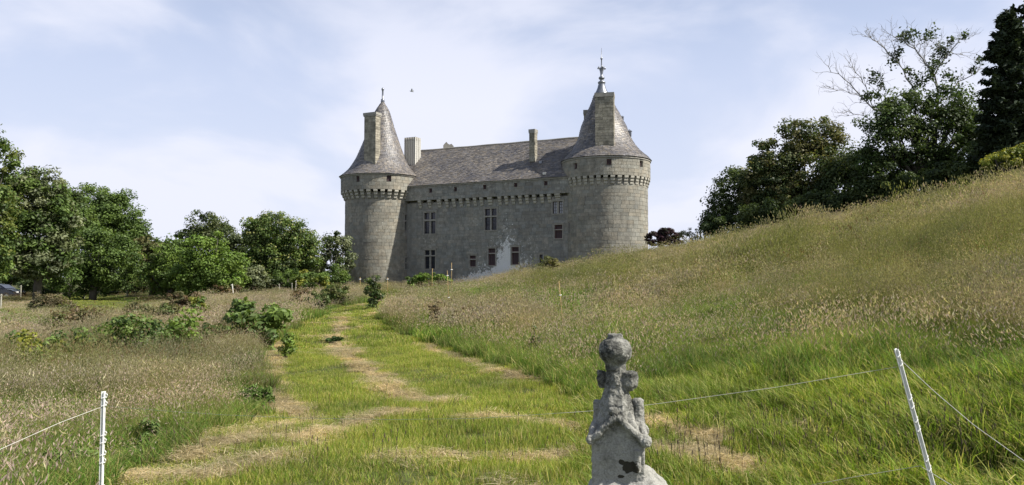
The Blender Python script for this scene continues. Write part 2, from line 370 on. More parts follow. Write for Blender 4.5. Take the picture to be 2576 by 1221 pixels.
def zones(X, Y):
    """weights: cut, straw, tall, lush, combed"""
    Z = H(X, Y); xs, ys = proj(X, Y, Z)
    n1_ = pnoise(X, Y, 1.1, 1); n2_ = pnoise(X, Y, 3.5, 2); n3_ = pnoise(X, Y, .5, 5)
    jx = xs+(n1_-.5)*60*np.clip(12/Y, .2, 1); jy = ys+(n3_-.5)*30*np.clip(14/Y, .15, 1)
    mown = inpoly(jx, jy, MOWN).astype(float)
    straw = np.clip(straw_f(X, Y)*1.2-.15, 0, 1)*np.clip(mown+.5, 0, 1)
    straw = np.clip((straw*(.7+.6*pnoise(X, Y, .22, 41))-.3)*3.2, 0, 1)
    straw = np.maximum(straw, mown*np.clip((n1_-.72)*3+(n3_-.5)*.8, 0, .45))
    # hill: green band between the purple top and the mown strip
    line = np.interp(xs, [1000, 1200, 1350, 1500, 1700, 1900, 2100, 2300, 2576, 2900], [695, 712, 735, 762, 782, 805, 818, 835, 875, 900])
    low = np.interp(xs, [1000, 1200, 1350, 1500, 1700, 2000, 2300, 2576, 2900], [690, 745, 790, 840, 900, 985, 1010, 1010, 1010])
    gb = np.clip((ys-line)/35+.5+(n2_-.5)*1.2, 0, 1)
    right = (xs > 1040)
    pur = np.clip((1-np.hypot((xs-1180)/190, (ys-800)/55))*2.2, 0, 1)       # brown patch left of the green band
    pur = np.maximum(pur, np.clip((1-np.hypot((xs-1330)/90, (ys-850)/40))*2, 0, 1)*.6)
    combed_r = np.clip((ys-np.interp(xs, [1400, 1700, 2200, 2576], [1000, 930, 930, 960]))/45+(n1_-.5), 0, 1)*right*(xs > 1450)
    lush_r = gb*(1-pur)*right
    lush_r = np.clip(lush_r+np.clip(n2_-.52, 0, 1)*1.8*right, 0, 1)
    # left field
    lf = ~right
    gl = np.clip((1-np.hypot((xs-40)/120, (ys-815)/40))*2, 0, 1)+np.clip((1-np.hypot((xs-230)/200, (ys-757)/14))*2.5, 0, 1)
    gl = gl+np.clip((ys-1010)/60+(n2_-.5)*1.1, 0, 1)+np.clip((1-np.hypot((xs-760)/170, (ys-795)/32))*2, 0, 1)+.8*np.clip((1-np.hypot((xs-600)/90, (ys-985)/60))*2, 0, 1)
    lush_l = np.clip(gl, 0, 1)*lf*.85
    lush_l = np.clip(lush_l+np.clip(pnoise(X, Y, 2.6, 14)-.48, 0, 1)*2.2*lf, 0, 1)
    lush = lush_r+lush_l
    nm = 1-mown
    shortl = np.clip((1-np.hypot((xs-225)/135, (ys-772)/36))*3.5, 0, 1)*lf
    tall = (1-np.clip(lush, 0, 1))*nm*(1-shortl)*(1-combed_r)
    W = np.stack([mown*(1-straw)+shortl, straw, tall, np.clip(lush, 0, 1)*nm*(1-combed_r)*(1-shortl), combed_r*nm*1.0+.35*mown*(xs > 1500)*(1-straw)], -1)
    return np.clip(W, 0, 1)/np.maximum(W.sum(-1, keepdims=True), 1e-3), Z
def axis(lo, mid0, mid1, hi, step, g=1.16):
    a = list(np.arange(mid0, mid1+1e-6, step)); s_ = step; v = a[-1]
    while v < hi: s_ *= g; v += s_; a.append(v)
    s_ = step; v = a[0]; pre = []
    while v > lo: s_ *= g; v -= s_; pre.append(v)
    return np.array(pre[::-1]+a)
gx = axis(-2500, -26, 30, 2500, .35, 1.12); gy = axis(-200, 3, 64, 3500, .35, 1.1)
GX, GY = np.meshgrid(gx, gy); GZ = H(GX, GY)
Wg, _ = zones(GX.ravel(), GY.ravel().clip(4, 1e9))
soil = np.array([[.09, .1, .035], [.24, .19, .11], [.085, .085, .04], [.05, .085, .02], [.07, .1, .025]])
gc = Wg@soil
ny, nx = GX.shape; idx = np.arange(nx*ny).reshape(ny, nx)
quads = np.stack([idx[:-1, :-1], idx[:-1, 1:], idx[1:, 1:], idx[1:, :-1]], -1).reshape(-1, 4)
M_soil, t, b, o = mat_new('meadow_soil'); at = N(t, 'ShaderNodeAttribute'); at.attribute_name = 'Col'; p = wpos(t)
c = mixc(t, 1.0, at.outputs['Color'], ramp(t, noise(t, p, 5, 8, .7), [(.3, .45), (.7, 1.4)]), 'MULTIPLY')
L(t, c, b.inputs['Base Color']); b.inputs['Roughness'].default_value = 1; b.inputs['Specular IOR Level'].default_value = .05; bump(t, b, noise(t, p, 20, 6), .05, 1)
me = mesh_np('ground', np.stack([GX, GY, GZ], -1), quads, M_soil, gc, smooth=True)
tag(link('ground', me), kind='structure')

# ------------------------------------------------------------------ castle
castle = empty('castle', (float(WA[0]+WT[0]*WL/2), float(WA[1]+WT[1]*WL/2), 2.0))
tag(castle, 'grey granite manor castle with two round towers under pointed slate roofs, standing beyond the meadow', 'castle')
def grid_surface(M, S, Zs, holes):
    """wall skin with real openings"""
    m = MB(); S = sorted(set([round(s, 4) for s in S]+[round(q, 4) for hh in holes for q in hh[:2]])); Zs = sorted(set([round(z, 4) for z in Zs]+[round(q, 4) for hh in holes for q in hh[2:4]]))
    vs = [M(s, 0, z) for z in Zs for s in S]; fs = []; n = len(S)
    for j in range(len(Zs)-1):
        for i in range(n-1):
            cs = (S[i]+S[i+1])/2; cz = (Zs[j]+Zs[j+1])/2
            if any(a < cs < b2 and c_ < cz < d for a, b2, c_, d in holes): continue
            fs.append((j*n+i, j*n+i+1, (j+1)*n+i+1, (j+1)*n+i))
    m.add(vs, fs, (.9, .9, .9)); return m
CAND = []           # every facing stone: (size on the picture, parent, corners, colour, material)
def stones(M, parent, mat, s0, s1, z0, z1, ch, wmin, wmax, holes, seed, hgt=.022, nseg=1, tint=(1, 1, 1)):
    r = random.Random(seed); z = z0
    while z < z1-.05:
        hh = min(ch*r.uniform(.85, 1.15), z1-z); 
        if z1-z-hh < .12: hh = z1-z
        s = s0-r.uniform(0, wmin)
        while s < s1:
            e = s+r.uniform(wmin, wmax); a, b2 = max(s, s0), min(e, s1)
            segs = [(a, b2)]
            for (ha, hb, hc, hd) in holes:
                if z < hd-.03 and z+hh > hc+.03:
                    nsg = []
                    for (p_, q_) in segs:
                        if hb <= p_ or ha >= q_: nsg.append((p_, q_)); continue
                        if ha > p_: nsg.append((p_, ha))
                        if hb < q_: nsg.append((hb, q_))
                    segs = nsg
            for (p_, q_) in segs:
                if q_-p_ > .1:
                    k = r.gauss(1, .065); w_ = r.uniform(-.035, .04)
                    CAND.append((M, parent, mat, p_+.005, q_-.005, z+.005, z+hh-.005, hgt+r.uniform(-.008, .012), (k*(1+w_)*tint[0], k*tint[1], k*(1-w_)*tint[2]), nseg))
            s = e
        z += hh
def stone_geom(mb, M, s0, s1, z0, z1, hg, col, nseg):
    ss = [s0+(s1-s0)*i/nseg for i in range(nseg+1)]; vs = []; fs = []
    ch = .008
    for i, s in enumerate(ss):
        sf = s+(ch if i == 0 else (-ch if i == nseg else 0))
        vs += [M(s, -.01, z0), M(sf, hg, z0+ch), M(sf, hg, z1-ch), M(s, -.01, z1)]
    for i in range(nseg):
        a = 4*i; b2 = a+4
        fs += [(a+1, b2+1, b2+2, a+2), (a, b2, b2+1, a+1), (a+2, b2+2, b2+3, a+3)]
    e = 4*nseg; fs += [(0, 1, 2, 3), (e, e+3, e+2, e+1)]
    mb.add(vs, fs, col)

def window(M, s0, s1, z0, z1, kind, proud=.04, mull=None, trans=None, surround=.13):
    """stone surround and reveal, mullions, panes; opening is s0..s1, z0..z1"""
    m = MB(); D = -.32
    # reveal
    A = [M(s0, proud, z0), M(s1, proud, z0), M(s1, proud, z1), M(s0, proud, z1)]; B = [M(s0, D, z0), M(s1, D, z0), M(s1, D, z1), M(s0, D, z1)]
    m.add(A+B, [(0, 4, 5, 1), (1, 5, 6, 2), (2, 6, 7, 3), (3, 7, 4, 0)])
    g = surround
    if g > 0:
        for (a, b2, c_, d) in ((s0-g, s0, z0, z1), (s1, s1+g, z0, z1), (s0-g-.04, s1+g+.04, z1, z1+g+.03), (s0-g, s1+g, z0-g*.8, z0)):
            m.mbox(M, a, b2, c_, d, -.02, proud+.035)
        m.mbox(M, s0-g-.1, s1+g+.1, z1+g+.03, z1+g+.1, -.02, proud+.09)
    o = m.build('window', M_trim, castle)
    xs_ = [s0]; 
    if mull: xs_ += [mull[0], mull[1]]
    xs_ += [s1]; zs = [z0]
    if trans: zs += [trans[0], trans[1]]
    zs += [z1]
    if mull: q = MB(); q.mbox(M, mull[0], mull[1], z0, z1, -.25, .0); q.build('mullion', M_trim, o)
    if trans: q = MB(); q.mbox(M, s0-.05, s1+.05, trans[0], trans[1], -.26, .055); q.build('transom', M_trim, o)
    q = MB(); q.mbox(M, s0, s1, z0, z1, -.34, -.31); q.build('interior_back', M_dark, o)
    for i in range(0, len(xs_), 2):
        for j in range(0, len(zs), 2):
            a, b2, c_, d = xs_[i], xs_[i+1], zs[j], zs[j+1]; red = kind in ('red', 'shutter')
            fr = MB(); fw = .05
            for bx in ((a, a+fw, c_, d), (b2-fw, b2, c_, d), (a+fw, b2-fw, c_, c_+fw), (a+fw, b2-fw, d-fw, d)): fr.mbox(M, *bx, -.24, -.17)
            if kind == 'lattice':
                for k in range(1, 4): zz = c_+(d-c_)*k/4; fr.mbox(M, a+fw, b2-fw, zz-.02, zz+.02, -.22, -.19)
                xx = (a+b2)/2; fr.mbox(M, xx-.02, xx+.02, c_+fw, d-fw, -.221, -.189)
            elif kind == 'glass' and d-c_ > .8:
                for k in range(1, 3): zz = c_+(d-c_)*k/3; fr.mbox(M, a+fw, b2-fw, zz-.015, zz+.015, -.22, -.19)
            fr.build('sash', M_red if red else (M_darkframe if kind != 'lattice' else M_darkframe), o)
            if kind == 'shutter' and (j == 0 or not trans):
                mid = (a+b2)/2
                for (aa, bb) in ((a+fw, mid-.008), (mid+.008, b2-fw)):
                    q = MB(); q.mbox(M, aa, bb, c_+fw, d-fw, -.21, -.16); 
                    q.mbox(M, aa+.03, bb-.03, c_+fw+.15, c_+fw+.22, -.16, -.145); q.mbox(M, aa+.03, bb-.03, d-fw-.22, d-fw-.15, -.16, -.145)
                    q.build('shutter', M_maroon, o)
            else:
                q = MB(); q.mbox(M, a+fw, b2-fw, c_+fw, d-fw, -.215, -.205); q.build('pane', M_pale if kind == 'lattice' else (M_maroon if kind == 'shutter' else M_glassm), o)
    return (s0, s1, z0, z1)
M_pale = plain('curtained_glass', (.34, .35, .38), .25, var=.3)
def rect_px(fpx, za, x0, x1, y0, y1, **k):
    a = fpx(*za(x0, (y0+y1)/2), **k); b2 = fpx(*za(x1, (y0+y1)/2), **k); c_ = fpx(*za((x0+x1)/2, y0), **k); d = fpx(*za((x0+x1)/2, y1), **k)
    return a[0], b2[0], d[1], c_[1]
# ---- main wall
Z_EAVE_W = 12.83; ZC1, ZC0 = 11.08, 10.12; HP = .40
win = []; spec = []
for (x0, x1, y0, y1, mu, tr, kd) in ((160, 277, 483, 700, (211, 226), (553, 570), 'glass'), (783, 907, 443, 662, (837, 851), (514, 529), 'glass'),
        (1483, 1587, 367, 493, (1525, 1544), None, 'lattice'), (1503, 1583, 608, 748, None, (654, 664), 'shutter'), (165, 272, 870, 1062, (211, 226), (921, 934), 'glass'),
        (628, 692, 925, 1038, None, (958, 970), 'shutter'), (820, 892, 852, 1025, None, (898, 909), 'shutter'), (1060, 1135, 838, 1015, None, (884, 896), 'shutter'),
        (1348, 1382, 915, 1010, None, None, 'glass')):
    s0, s1, za, zb = rect_px(wall_px, z4, x0, x1, y0, y1)
    m_ = (wall_px(*z4(mu[0], (y0+y1)/2))[0], wall_px(*z4(mu[1], (y0+y1)/2))[0]) if mu else None
    t2 = (wall_px(*z4((x0+x1)/2, tr[1]))[1], wall_px(*z4((x0+x1)/2, tr[0]))[1]) if tr else None
    window(Mwall, s0, s1, za, zb, kd, mull=m_, trans=t2); win.append((s0, s1, za, zb))
Ss = list(np.arange(-3.0, WL+2.6, .8)); Zs = list(np.arange(-1, ZC1-.4, 1.0))+[ZC1-.27]
wall = grid_surface(Mwall, Ss, Zs, win).build('wall', M_wall, castle)
stones(Mwall, wall, M_wall, -.6, WL+.3, 1.2, ZC1-.27, .36, .45, .95, win, 11, hgt=.02)
# parapet of the main wall, standing proud on the corbels
def Mpar(s, hh, z): return Mwall(s, hh+HP, z)
pw = []
for (x0, x1, y0, y1) in ((207, 240, 235, 277), (463, 495, 220, 262), (765, 797, 198, 240), (1083, 1117, 177, 218), (1392, 1428, 160, 200)):
    s0, s1, za, zb = rect_px(wall_px, z4, x0, x1, y0, y1, h=HP); pw.append(window(Mpar, s0, s1, za, zb, 'shutter', surround=0))
par = grid_surface(Mpar, list(np.arange(-1.5, WL+1.6, .8)), [ZC1, 11.7, 12.3, Z_EAVE_W-.1], pw)
par.mbox(Mwall, -1.5, WL+1.5, ZC1, ZC1+.06, 0.04, HP-.004)
par = par.build('parapet', M_stone, castle)
stones(Mpar, par, M_stone, -.5, WL+.2, ZC1+.02, Z_EAVE_W-.12, .34, .5, 1.0, pw, 12, hgt=.018)
q = MB(); q.mbox(Mwall, -1.2, WL+1.0, Z_EAVE_W-.16, Z_EAVE_W-.02, HP-.1, HP+.12); q.build('cornice', M_trim, castle)
def corbel(M, s, wd, hp, zt, zb, mat=None):
    m = MB(); hh = (zt-zb)/3
    for k in range(3):
        out_ = hp*(1-k*.31); zz1 = zt-k*hh; zz0 = zz1-hh
        pr = [(-.3 if k == 0 else -.02, zz1-.004), (out_-.01, zz1-.004), (out_-.01, zz0+hh*.45), (out_-hp*.1, zz0+hh*.18), (out_-hp*.26, zz0+.015), (-.3 if k == 0 else -.02, zz0+.015)]
        w2 = wd/2-.012*k
        vs = [M(s-w2, p_[0], p_[1]) for p_ in pr]+[M(s+w2, p_[0], p_[1]) for p_ in pr]; n = len(pr)
        m.add(vs, [tuple(range(n))[::-1], tuple(range(n, 2*n))]+[(i, (i+1) % n, n+(i+1) % n, n+i) for i in range(n)])
    m.build('corbel', M_corb, castle)
for zx, wd in ((105, .42), (205, .42), (305, .5), (382, .42), (455, .42), (528, .42), (600, .42), (673, .4), (740, .42), (828, .56), (928, .42), (997, .42), (1067, .42), (1140, .42), (1210, .42), (1285, .42), (1365, .42), (1440, .42), (1525, .62)):
    s = wall_px(*z4(zx, 370-(zx-105)*.053), h=HP)[0]; corbel(Mwall, s, wd, HP, ZC1, ZC0 if zx != 1525 else ZC0+.3)
# ---- towers
def tower(cx, cy, r0, rp, re, zc1, zc0, ze, wins, pwins, ncorb, a0, seed, tint):
    M = cyl(cx, cy, r0); Mp = cyl(cx, cy, rp)
    n = 72; hw = []
    for (s0, s1, za, zb, kd, tr) in wins:
        window(M, s0, s1, za, zb, kd, trans=tr, surround=.1); hw.append((s0, s1, za, zb))
    ph = []
    for (s0, s1, za, zb) in pwins: ph.append(window(Mp, s0, s1, za, zb, 'shutter', surround=0))
    sh = grid_surface(M, [r0*(-math.pi+2*math.pi*i/n) for i in range(n+1)], [-1, 2, 5, 8, zc1-.25], hw).build('tower_shaft', M_stone, castle)
    stones(M, sh, M_stone, -r0*1.9, r0*1.9,   .6, zc1-.25, .39, .55, 1.0, hw, seed, nseg=2, tint=tint)
    pp = grid_surface(Mp, [rp*(-math.pi+2*math.pi*i/n) for i in range(n+1)], [zc1, zc1+.9, ze-.1], ph)
    m = pp; ring = []
    for i in range(n):
        a = 2*math.pi*i/n; b2 = 2*math.pi*(i+1)/n
        m.add([(cx+r_*math.cos(q), cy+r_*math.sin(q), zc1) for r_ in (r0+.02, rp-.003) for q in (a, b2)], [(0, 1, 3, 2)], (.9, .9, .9))
    pp = pp.build('tower_parapet', M_stone, castle)
    stones(Mp, pp, M_stone, -rp*1.9, rp*1.9, zc1+.02, ze-.12, .37, .5, .95, ph, seed+1, nseg=2, tint=tint, hgt=.018)
    k = MB(); k.lathe(cx, cy, [(rp-.02, ze-.2), (rp+.1, ze-.16), (re-.08, ze-.05), (re-.02, ze-.02), (re-.1, ze+.02)], 72); k.build('cornice', M_trim, castle, smooth=False)
    for i in range(ncorb):
        a = a0+2*math.pi*i/ncorb; a = (a+math.pi) % (2*math.pi)-math.pi
        if abs(a) > 2.0: continue
        corbel(M, a*r0, .42, rp-r0+.02, zc1, zc0)
    return M, Mp
def cw(zf, x0, x1, y0, y1, cx, cy, r0): return rect_px(cyl_px, zf, x0, x1, y0, y1, cx=cx, cy=cy, r0=r0)
wl = []
for (x0, x1, y0, y1, ty) in ((415, 445, 790, 880, (822, 830)), (417, 443, 1037, 1103, (1062, 1069))):
    s0, s1, za, zb = cw(z1, x0, x1, y0, y1, CLX, CLY, RL)
    tr = (cyl_px(*z1(430, ty[1]), CLX, CLY, RL)[1], cyl_px(*z1(430, ty[0]), CLX, CLY, RL)[1]); wl.append((s0, s1, za, zb, 'red', tr))
pl_ = [cw(z1, *q, CLX, CLY, RLP) for q in ((140, 158, 568, 600), (315, 340, 565, 597), (466, 480, 587, 618))]
ML, MLP = tower(CLX, CLY, RL, RLP, RLE, 12.28, 11.25, 14.12, wl, pl_, 35, .05, 21, (1.04, 1.0, .93))
wr = []
s0, s1, za, zb = cw(z4, 1650, 1662, 585, 700, CRX, CRY, RR); wr.append((s0, s0+.3, za, zb, 'glass', None))
pr_ = [cw(z2, *q, CRX, CRY, RRP) for q in ((628, 652, 297, 340), (877, 913, 265, 308), (1128, 1150, 278, 322))]
MR, MRP = tower(CRX, CRY, RR, RRP, RRE, 12.62, 11.7, 14.62, wr, pr_, 40, .03, 31, (1.03, 1.0, .94))
# ---- facing stones: the largest 300 as single objects, the rest joined
def stone_px(c):
    M, _, _, s0, s1, z0, z1, *_r = c
    a = M((s0+s1)/2, 0, z0); p1 = M(s0, 0, (z0+z1)/2); p2 = M(s1, 0, (z0+z1)/2)
    x1_, y1_ = proj(*p1); x2_, y2_ = proj(*p2); d = a[1]
    vis = 1.0 if (x2_ > x1_ and a[2] > h(a[0], a[1])+.3) else 0
    # behind the hill's crest as seen from the camera
    if proj(*a)[1] > np.interp(x1_, [860, 1000, 1200, 1400, 1640], [705, 695, 675, 648, 600]): vis = 0
    if M is MR and x1_ < 1432: vis = 0
    if M is Mwall and (x1_ < 1045 or x2_ > 1430): vis = 0
    return max(0, (x2_-x1_))*(z1-z0)*F/d*vis
CAND.sort(key=lambda c: -stone_px(c))
rest = {}
for k, (M, par_, mat, s0, s1, z0_, z1_, hg, col, nseg) in enumerate(CAND):
    if k < 300:
        m = MB(); stone_geom(m, M, s0, s1, z0_, z1_, hg, col, nseg); m.build('stone', mat, par_)
    else:
        m = rest.setdefault(par_.name, (MB(), par_, mat))[0]; stone_geom(m, M, s0, s1, z0_, z1_, hg, col, nseg)
for nm, (m, par_, mat) in rest.items(): tag(m.build('stones', mat, par_), kind='stuff')

# ---- slate roofs
def slate_col(r):
    k = r.uniform(.68, 1.25); q = r.random()
    base = (.165, .155, .148) if q < .6 else ((.2, .18, .155) if q < .85 else (.14, .137, .142))
    return tuple(x*k for x in base)
def plane_roof(name, P, nu, rows, seed, sag=.05):
    """P(a,b,off): a along 0..1, b up the slope 0..1"""
    r = random.Random(seed); m = MB()
    for j in range(rows):
        b0 = j/rows; b1 = min(1.0, (j+1.35)/rows); o_ = r.random()/nu; a = -o_
        while a < 1:
            e = a+r.uniform(.7, 1.3)/nu; aa, bb = max(a, 0), min(e, 1)
            if bb-aa > .2/nu:
                l = r.uniform(.02, .045); db = r.uniform(-.12, .12)/rows if j else 0
                u0, u1 = .008+r.uniform(0, .012), .008+r.uniform(0, .012)
                vs = [P(aa, b0+db, l+u0), P(bb-.04/nu, b0+db, l+u1), P(bb-.04/nu, b1, 0), P(aa, b1, 0), P(aa, b0+db, -.01), P(bb-.04/nu, b0+db, -.01)]
                m.add(vs, [(0, 1, 2, 3), (4, 5, 1, 0)], slate_col(r))
            a = e
    return m
S0, S1 = -4.0, WL+3.5; HB = -5.0; ZR = 17.95
def Pfront(a, b, off):
    s = S0+(S1-S0)*a; hh = (HP+.2)+(HB-HP-.2)*b; z = Z_EAVE_W-.02+(ZR-Z_EAVE_W)*b
    z -= .08*math.sin(b*math.pi)*1.0+.05*math.sin(s*.55+b*3)*math.sin(b*math.pi)
    z -= .12*math.exp(-((s-(WL-1.5))/1.6)**2)*(1-b)*0
    return Mwall(s, hh+off*.7, z+off*.7)
roof = MB(); 
rows_b = [i/12 for i in range(13)]
vs = [Pfront(a/20, b2, -.02) for b2 in rows_b for a in range(21)]
roof.add(vs, [(j*21+i, j*21+i+1, (j+1)*21+i+1, (j+1)*21+i) for j in range(12) for i in range(20)], (.08, .08, .08))
bk0 = [Mwall(S0, HB, ZR), Mwall(S1, HB, ZR), Mwall(S1, 2*HB-HP, Z_EAVE_W), Mwall(S0, 2*HB-HP, Z_EAVE_W)]
roof.add(bk0, [(0, 1, 2, 3)], (.1, .1, .1))
rf = roof.build('roof', M_slate, castle)
tag(plane_roof('slates', Pfront, 92, 34, 5).build('slates', M_slate, rf), kind='stuff')
q = MB(); q.tube([Mwall(S0+(S1-S0)*i/20, HB, ZR+.02+.02*math.sin(i*1.7)) for i in range(21)], .09, 6); q.build('ridge', M_trim, rf)
# back and side walls closing the house
q = MB(); q.mbox(Mwall, -3, WL+2.5, -1, Z_EAVE_W-.05, 2*HB-HP+.3, -.6); q.build('rear_wall', M_trim, castle)

def cone(name, cx, cy, prof, lean, zb, zt, seed):
    prof = sorted(prof, key=lambda q: q[1]); zz = np.array([q[1] for q in prof]); rr = np.array([q[0] for q in prof])
    # smooth profile by arc length
    zf = np.linspace(zz[0], zz[-1], 60); rf_ = np.interp(zf, zz, rr)
    for _ in range(3): rf_[1:-1] = (rf_[:-2]+2*rf_[1:-1]+rf_[2:])/4
    ln = np.concatenate([[0], np.cumsum(np.hypot(np.diff(zf), np.diff(rf_)))]); Lt = ln[-1]
    def C(a, l, off):
        z = np.interp(l, ln, zf); r_ = np.interp(l, ln, rf_)+off; t_ = (z-zb)/(zt-zb)
        return (cx+lean[0]*t_+r_*math.sin(a), cy+lean[1]*t_-r_*math.cos(a), z+off*.4)
    base = MB(); base.lathe(cx, cy, [(max(r_-.03, .02), z) for r_, z in zip(rf_, zf)], 64, lean, zb, zt)
    base.c = [(.08, .08, .08)]*len(base.v)
    bo = base.build(name, M_slate, castle)
    r = random.Random(seed); m = MB(); l = 0.0; row = .225
    while l < Lt-.1:
        r_ = np.interp(l, ln, rf_); n = max(8, int(2*math.pi*r_/.27)); o_ = r.random()*6
        for i in range(n):
            a = o_+2*math.pi*(i+r.uniform(-.12, .12))/n; e = o_+2*math.pi*(i+.97)/n; l1 = min(l+row*1.35, Lt); d = r.uniform(-.02, .02); u = r.uniform(.02, .045)
            m.add([C(a, l+d, u), C(e, l+d, u+r.uniform(-.008, .008)), C(e, l1, 0), C(a, l1, 0), C(a, l+d, -.02), C(e, l+d, -.02)], [(0, 1, 2, 3), (4, 5, 1, 0)], slate_col(r))
        l += row
    tag(m.build('slates', M_slate, bo), kind='stuff')
    return bo, C
KL = 95.3/F; mL = .4394*KL
profL = [(.1, 145), (.84, 200), (1.52, 300), (2.28, 400), (2.96, 480), (3.62, 535), (4.3, 570), (RLE, 590)]
profL = [(r_, 14.14+(590-y)*mL) for r_, y in profL]
coneL, _ = cone('tower_roof', CLX, CLY, profL, (.22, 0), 14.14, profL[0][1], 41)
zt = profL[0][1]
q = MB(); q.lathe(CLX+.23, CLY, [(.2, zt-.15), (.26, zt-.02), (.2, zt+.1), (.24, zt+.2), (.12, zt+.3), (.1, zt+1.3), (.17, zt+1.42), (.15, zt+1.6), (.05, zt+1.68)], 10); q.build('finial', M_lead, castle, True)
mR = .3113*85.5/F
profR = [(64, 440), (86, 500), (136, 600), (183, 700), (213, 800), (252, 870), (294, 920), (345, 962), (367, 990)]
profR = [(r_*mR if y < 985 else RRE, 14.64+(990-y)*mR) for r_, y in profR]
coneR, _ = cone('tower_roof', CRX, CRY, profR, (-.42, 0), 14.64, profR[0][1], 42)
def zr(y): return 14.64+(990-y)*mR
q = MB(); q.lathe(CRX-.42, CRY, [(.86, zr(444)), (.84, zr(436)), (.62, zr(410)), (.5, zr(390)), (.44, zr(375)), (.36, zr(352)), (.36, zr(348)), (.42, zr(343)), (.42, zr(334)), (.3, zr(328)), (.14, zr(318)), (.3, zr(308)), (.34, zr(300)), (.28, zr(292)), (.13, zr(284)), (.15, zr(262)), (.22, zr(232)), (.2, zr(222)), (.08, zr(208)), (.055, zr(150)), (.13, zr(143)), (.13, zr(136)), (.04, zr(128)), (.015, zr(50))], 14)
fin = q.build('finial', M_lead, castle, True)
for k in range(4):
    a = k*math.pi/2+.25; dx, dy = math.cos(a), math.sin(a); X0 = CRX-.42
    q = MB(); q.tube([(X0+dx*.12, CRY+dy*.12, zr(248)), (X0+dx*.22, CRY+dy*.22, zr(222)), (X0+dx*.34, CRY+dy*.34, zr(210)), (X0+dx*.42, CRY+dy*.42, zr(220)), (X0+dx*.38, CRY+dy*.38, zr(229))], [.06, .08, .09, .08, .05], 6); q.build('leaf_scroll', M_lead, fin, True)
# ---- chimneys
M_chim = stone_mat('chimney_granite', dark=(.16, .153, .13), light=(.38, .36, .31))
def chimney(px0, px1, ytop, ybot, depth, rz, thick, cap=.12, zbot=None, ch=.28, mat=None, name='chimney', wmul=1.0):
    a = pt(px0, ytop, depth); b2 = pt(px1, ytop, depth); zt_ = a[2]; zb_ = pt(px0, ybot, depth)[2] if zbot is None else zbot
    wd = (b2[0]-a[0])/math.cos(rz)*wmul; t_ = np.array([math.cos(rz), math.sin(rz)]); n_ = np.array([math.sin(rz), -math.cos(rz)])
    def M(s, hh, z):
        p_ = a[:2]+t_*s+n_*hh; return (p_[0], p_[1], z)
    m = MB(); m.mbox(M, .01, wd-.01, zb_-1.5, zt_-.05, -thick, -.015)
    o = m.build(name, mat or M_chim, castle); m = MB(); m.mbox(M, -cap*.6, wd+cap*.6, zt_-.45, zt_-.3, -thick-.06, .06); m.mbox(M, -cap, wd+cap, zt_-.3, zt_, -thick-cap*.8, cap*.8); m.build('cap', M_trim, o)
    r = random.Random(int(px0)); z = zb_-.8; sm = MB()
    while z < zt_-.47:
        z2_ = min(z+ch*r.uniform(.8, 1.2), zt_-.45)
        s = 0
        while s < wd-.05:
            e = min(s+r.uniform(.35, .8), wd)
            if wd-e < .15: e = wd
            k = r.gauss(1, .13); stone_geom(sm, M, s+.006, e-.006, z+.006, z2_-.006, .012, (k*1.03, k, k*.95), 1); s = e
        # right side
        def MS(s_, hh, zq): return M(wd+hh, -s_, zq)
        s = 0
        while s < thick-.05:
            e = min(s+r.uniform(.35, .8), thick)
            if thick-e < .15: e = thick
            k = r.gauss(1, .13); stone_geom(sm, MS, s+.006, e-.006, z+.006, z2_-.006, .012, (k*1.03, k, k*.95), 1); s = e
        z = z2_
    tag(sm.build('stones', M_chim if mat is None else mat, o), kind='stuff')
    return M, wd, zt_, zb_
rw = math.atan2(WT[1], WT[0])
chimney(916.5, 948, 285, 402, 92.3, rw, .95)
chimney(1496.5, 1542.5, 234, 346, 82.0, R(-11), 1.35, cap=.05)
chimney(1468.5, 1486, 277, 372, 86.5, R(-5), .8, cap=.06)
chimney(1331, 1344.5, 326, 374, 88.0, rw, .75, cap=.06)
# ribbed white chimney
Mw, wd, zt_, zb_ = chimney(1019, 1047, 347, 400, 96.8, rw, 1.0, cap=.04, mat=plain('pale_render', (.42, .41, .37), .8), name='ribbed_chimney')
M_rib = plain('lime_ribs', (.62, .6, .54), .8, var=.2)
rb = bpy.data.objects['ribbed_chimney']
for k in range(7):
    q = MB(); s = wd*k/6; q.mbox(Mw, s-.045, s+.045, zb_-1, zt_-.05, .01, .1); q.build('rib', M_rib, rb)
for k in range(1, 4):
    q = MB(); q.mbox(Mw, wd+.01, wd+.1, zb_-1, zt_-.05, -k/3-.05, -k/3+.05); q.build('rib', M_rib, rb)
# dormer gable peeping over the ridge
p_ = pt(1117, 374, 96.5); q = MB(); P0 = [pt(x, y, 97.0) for x, y in ((1115, 384), (1115, 366), (1119, 361), (1123, 357), (1127, 362), (1131, 364), (1136, 362), (1141, 368), (1142, 372), (1142, 384))]
P1 = [p+np.array([0, .6, 0]) for p in P0]; n = len(P0); q.add(P0+P1, [tuple(range(n)), tuple(range(n, 2*n))[::-1]]+[(i, n+i, n+(i+1) % n, (i+1) % n) for i in range(n)]); q.build('dormer_gable', M_trim, castle)
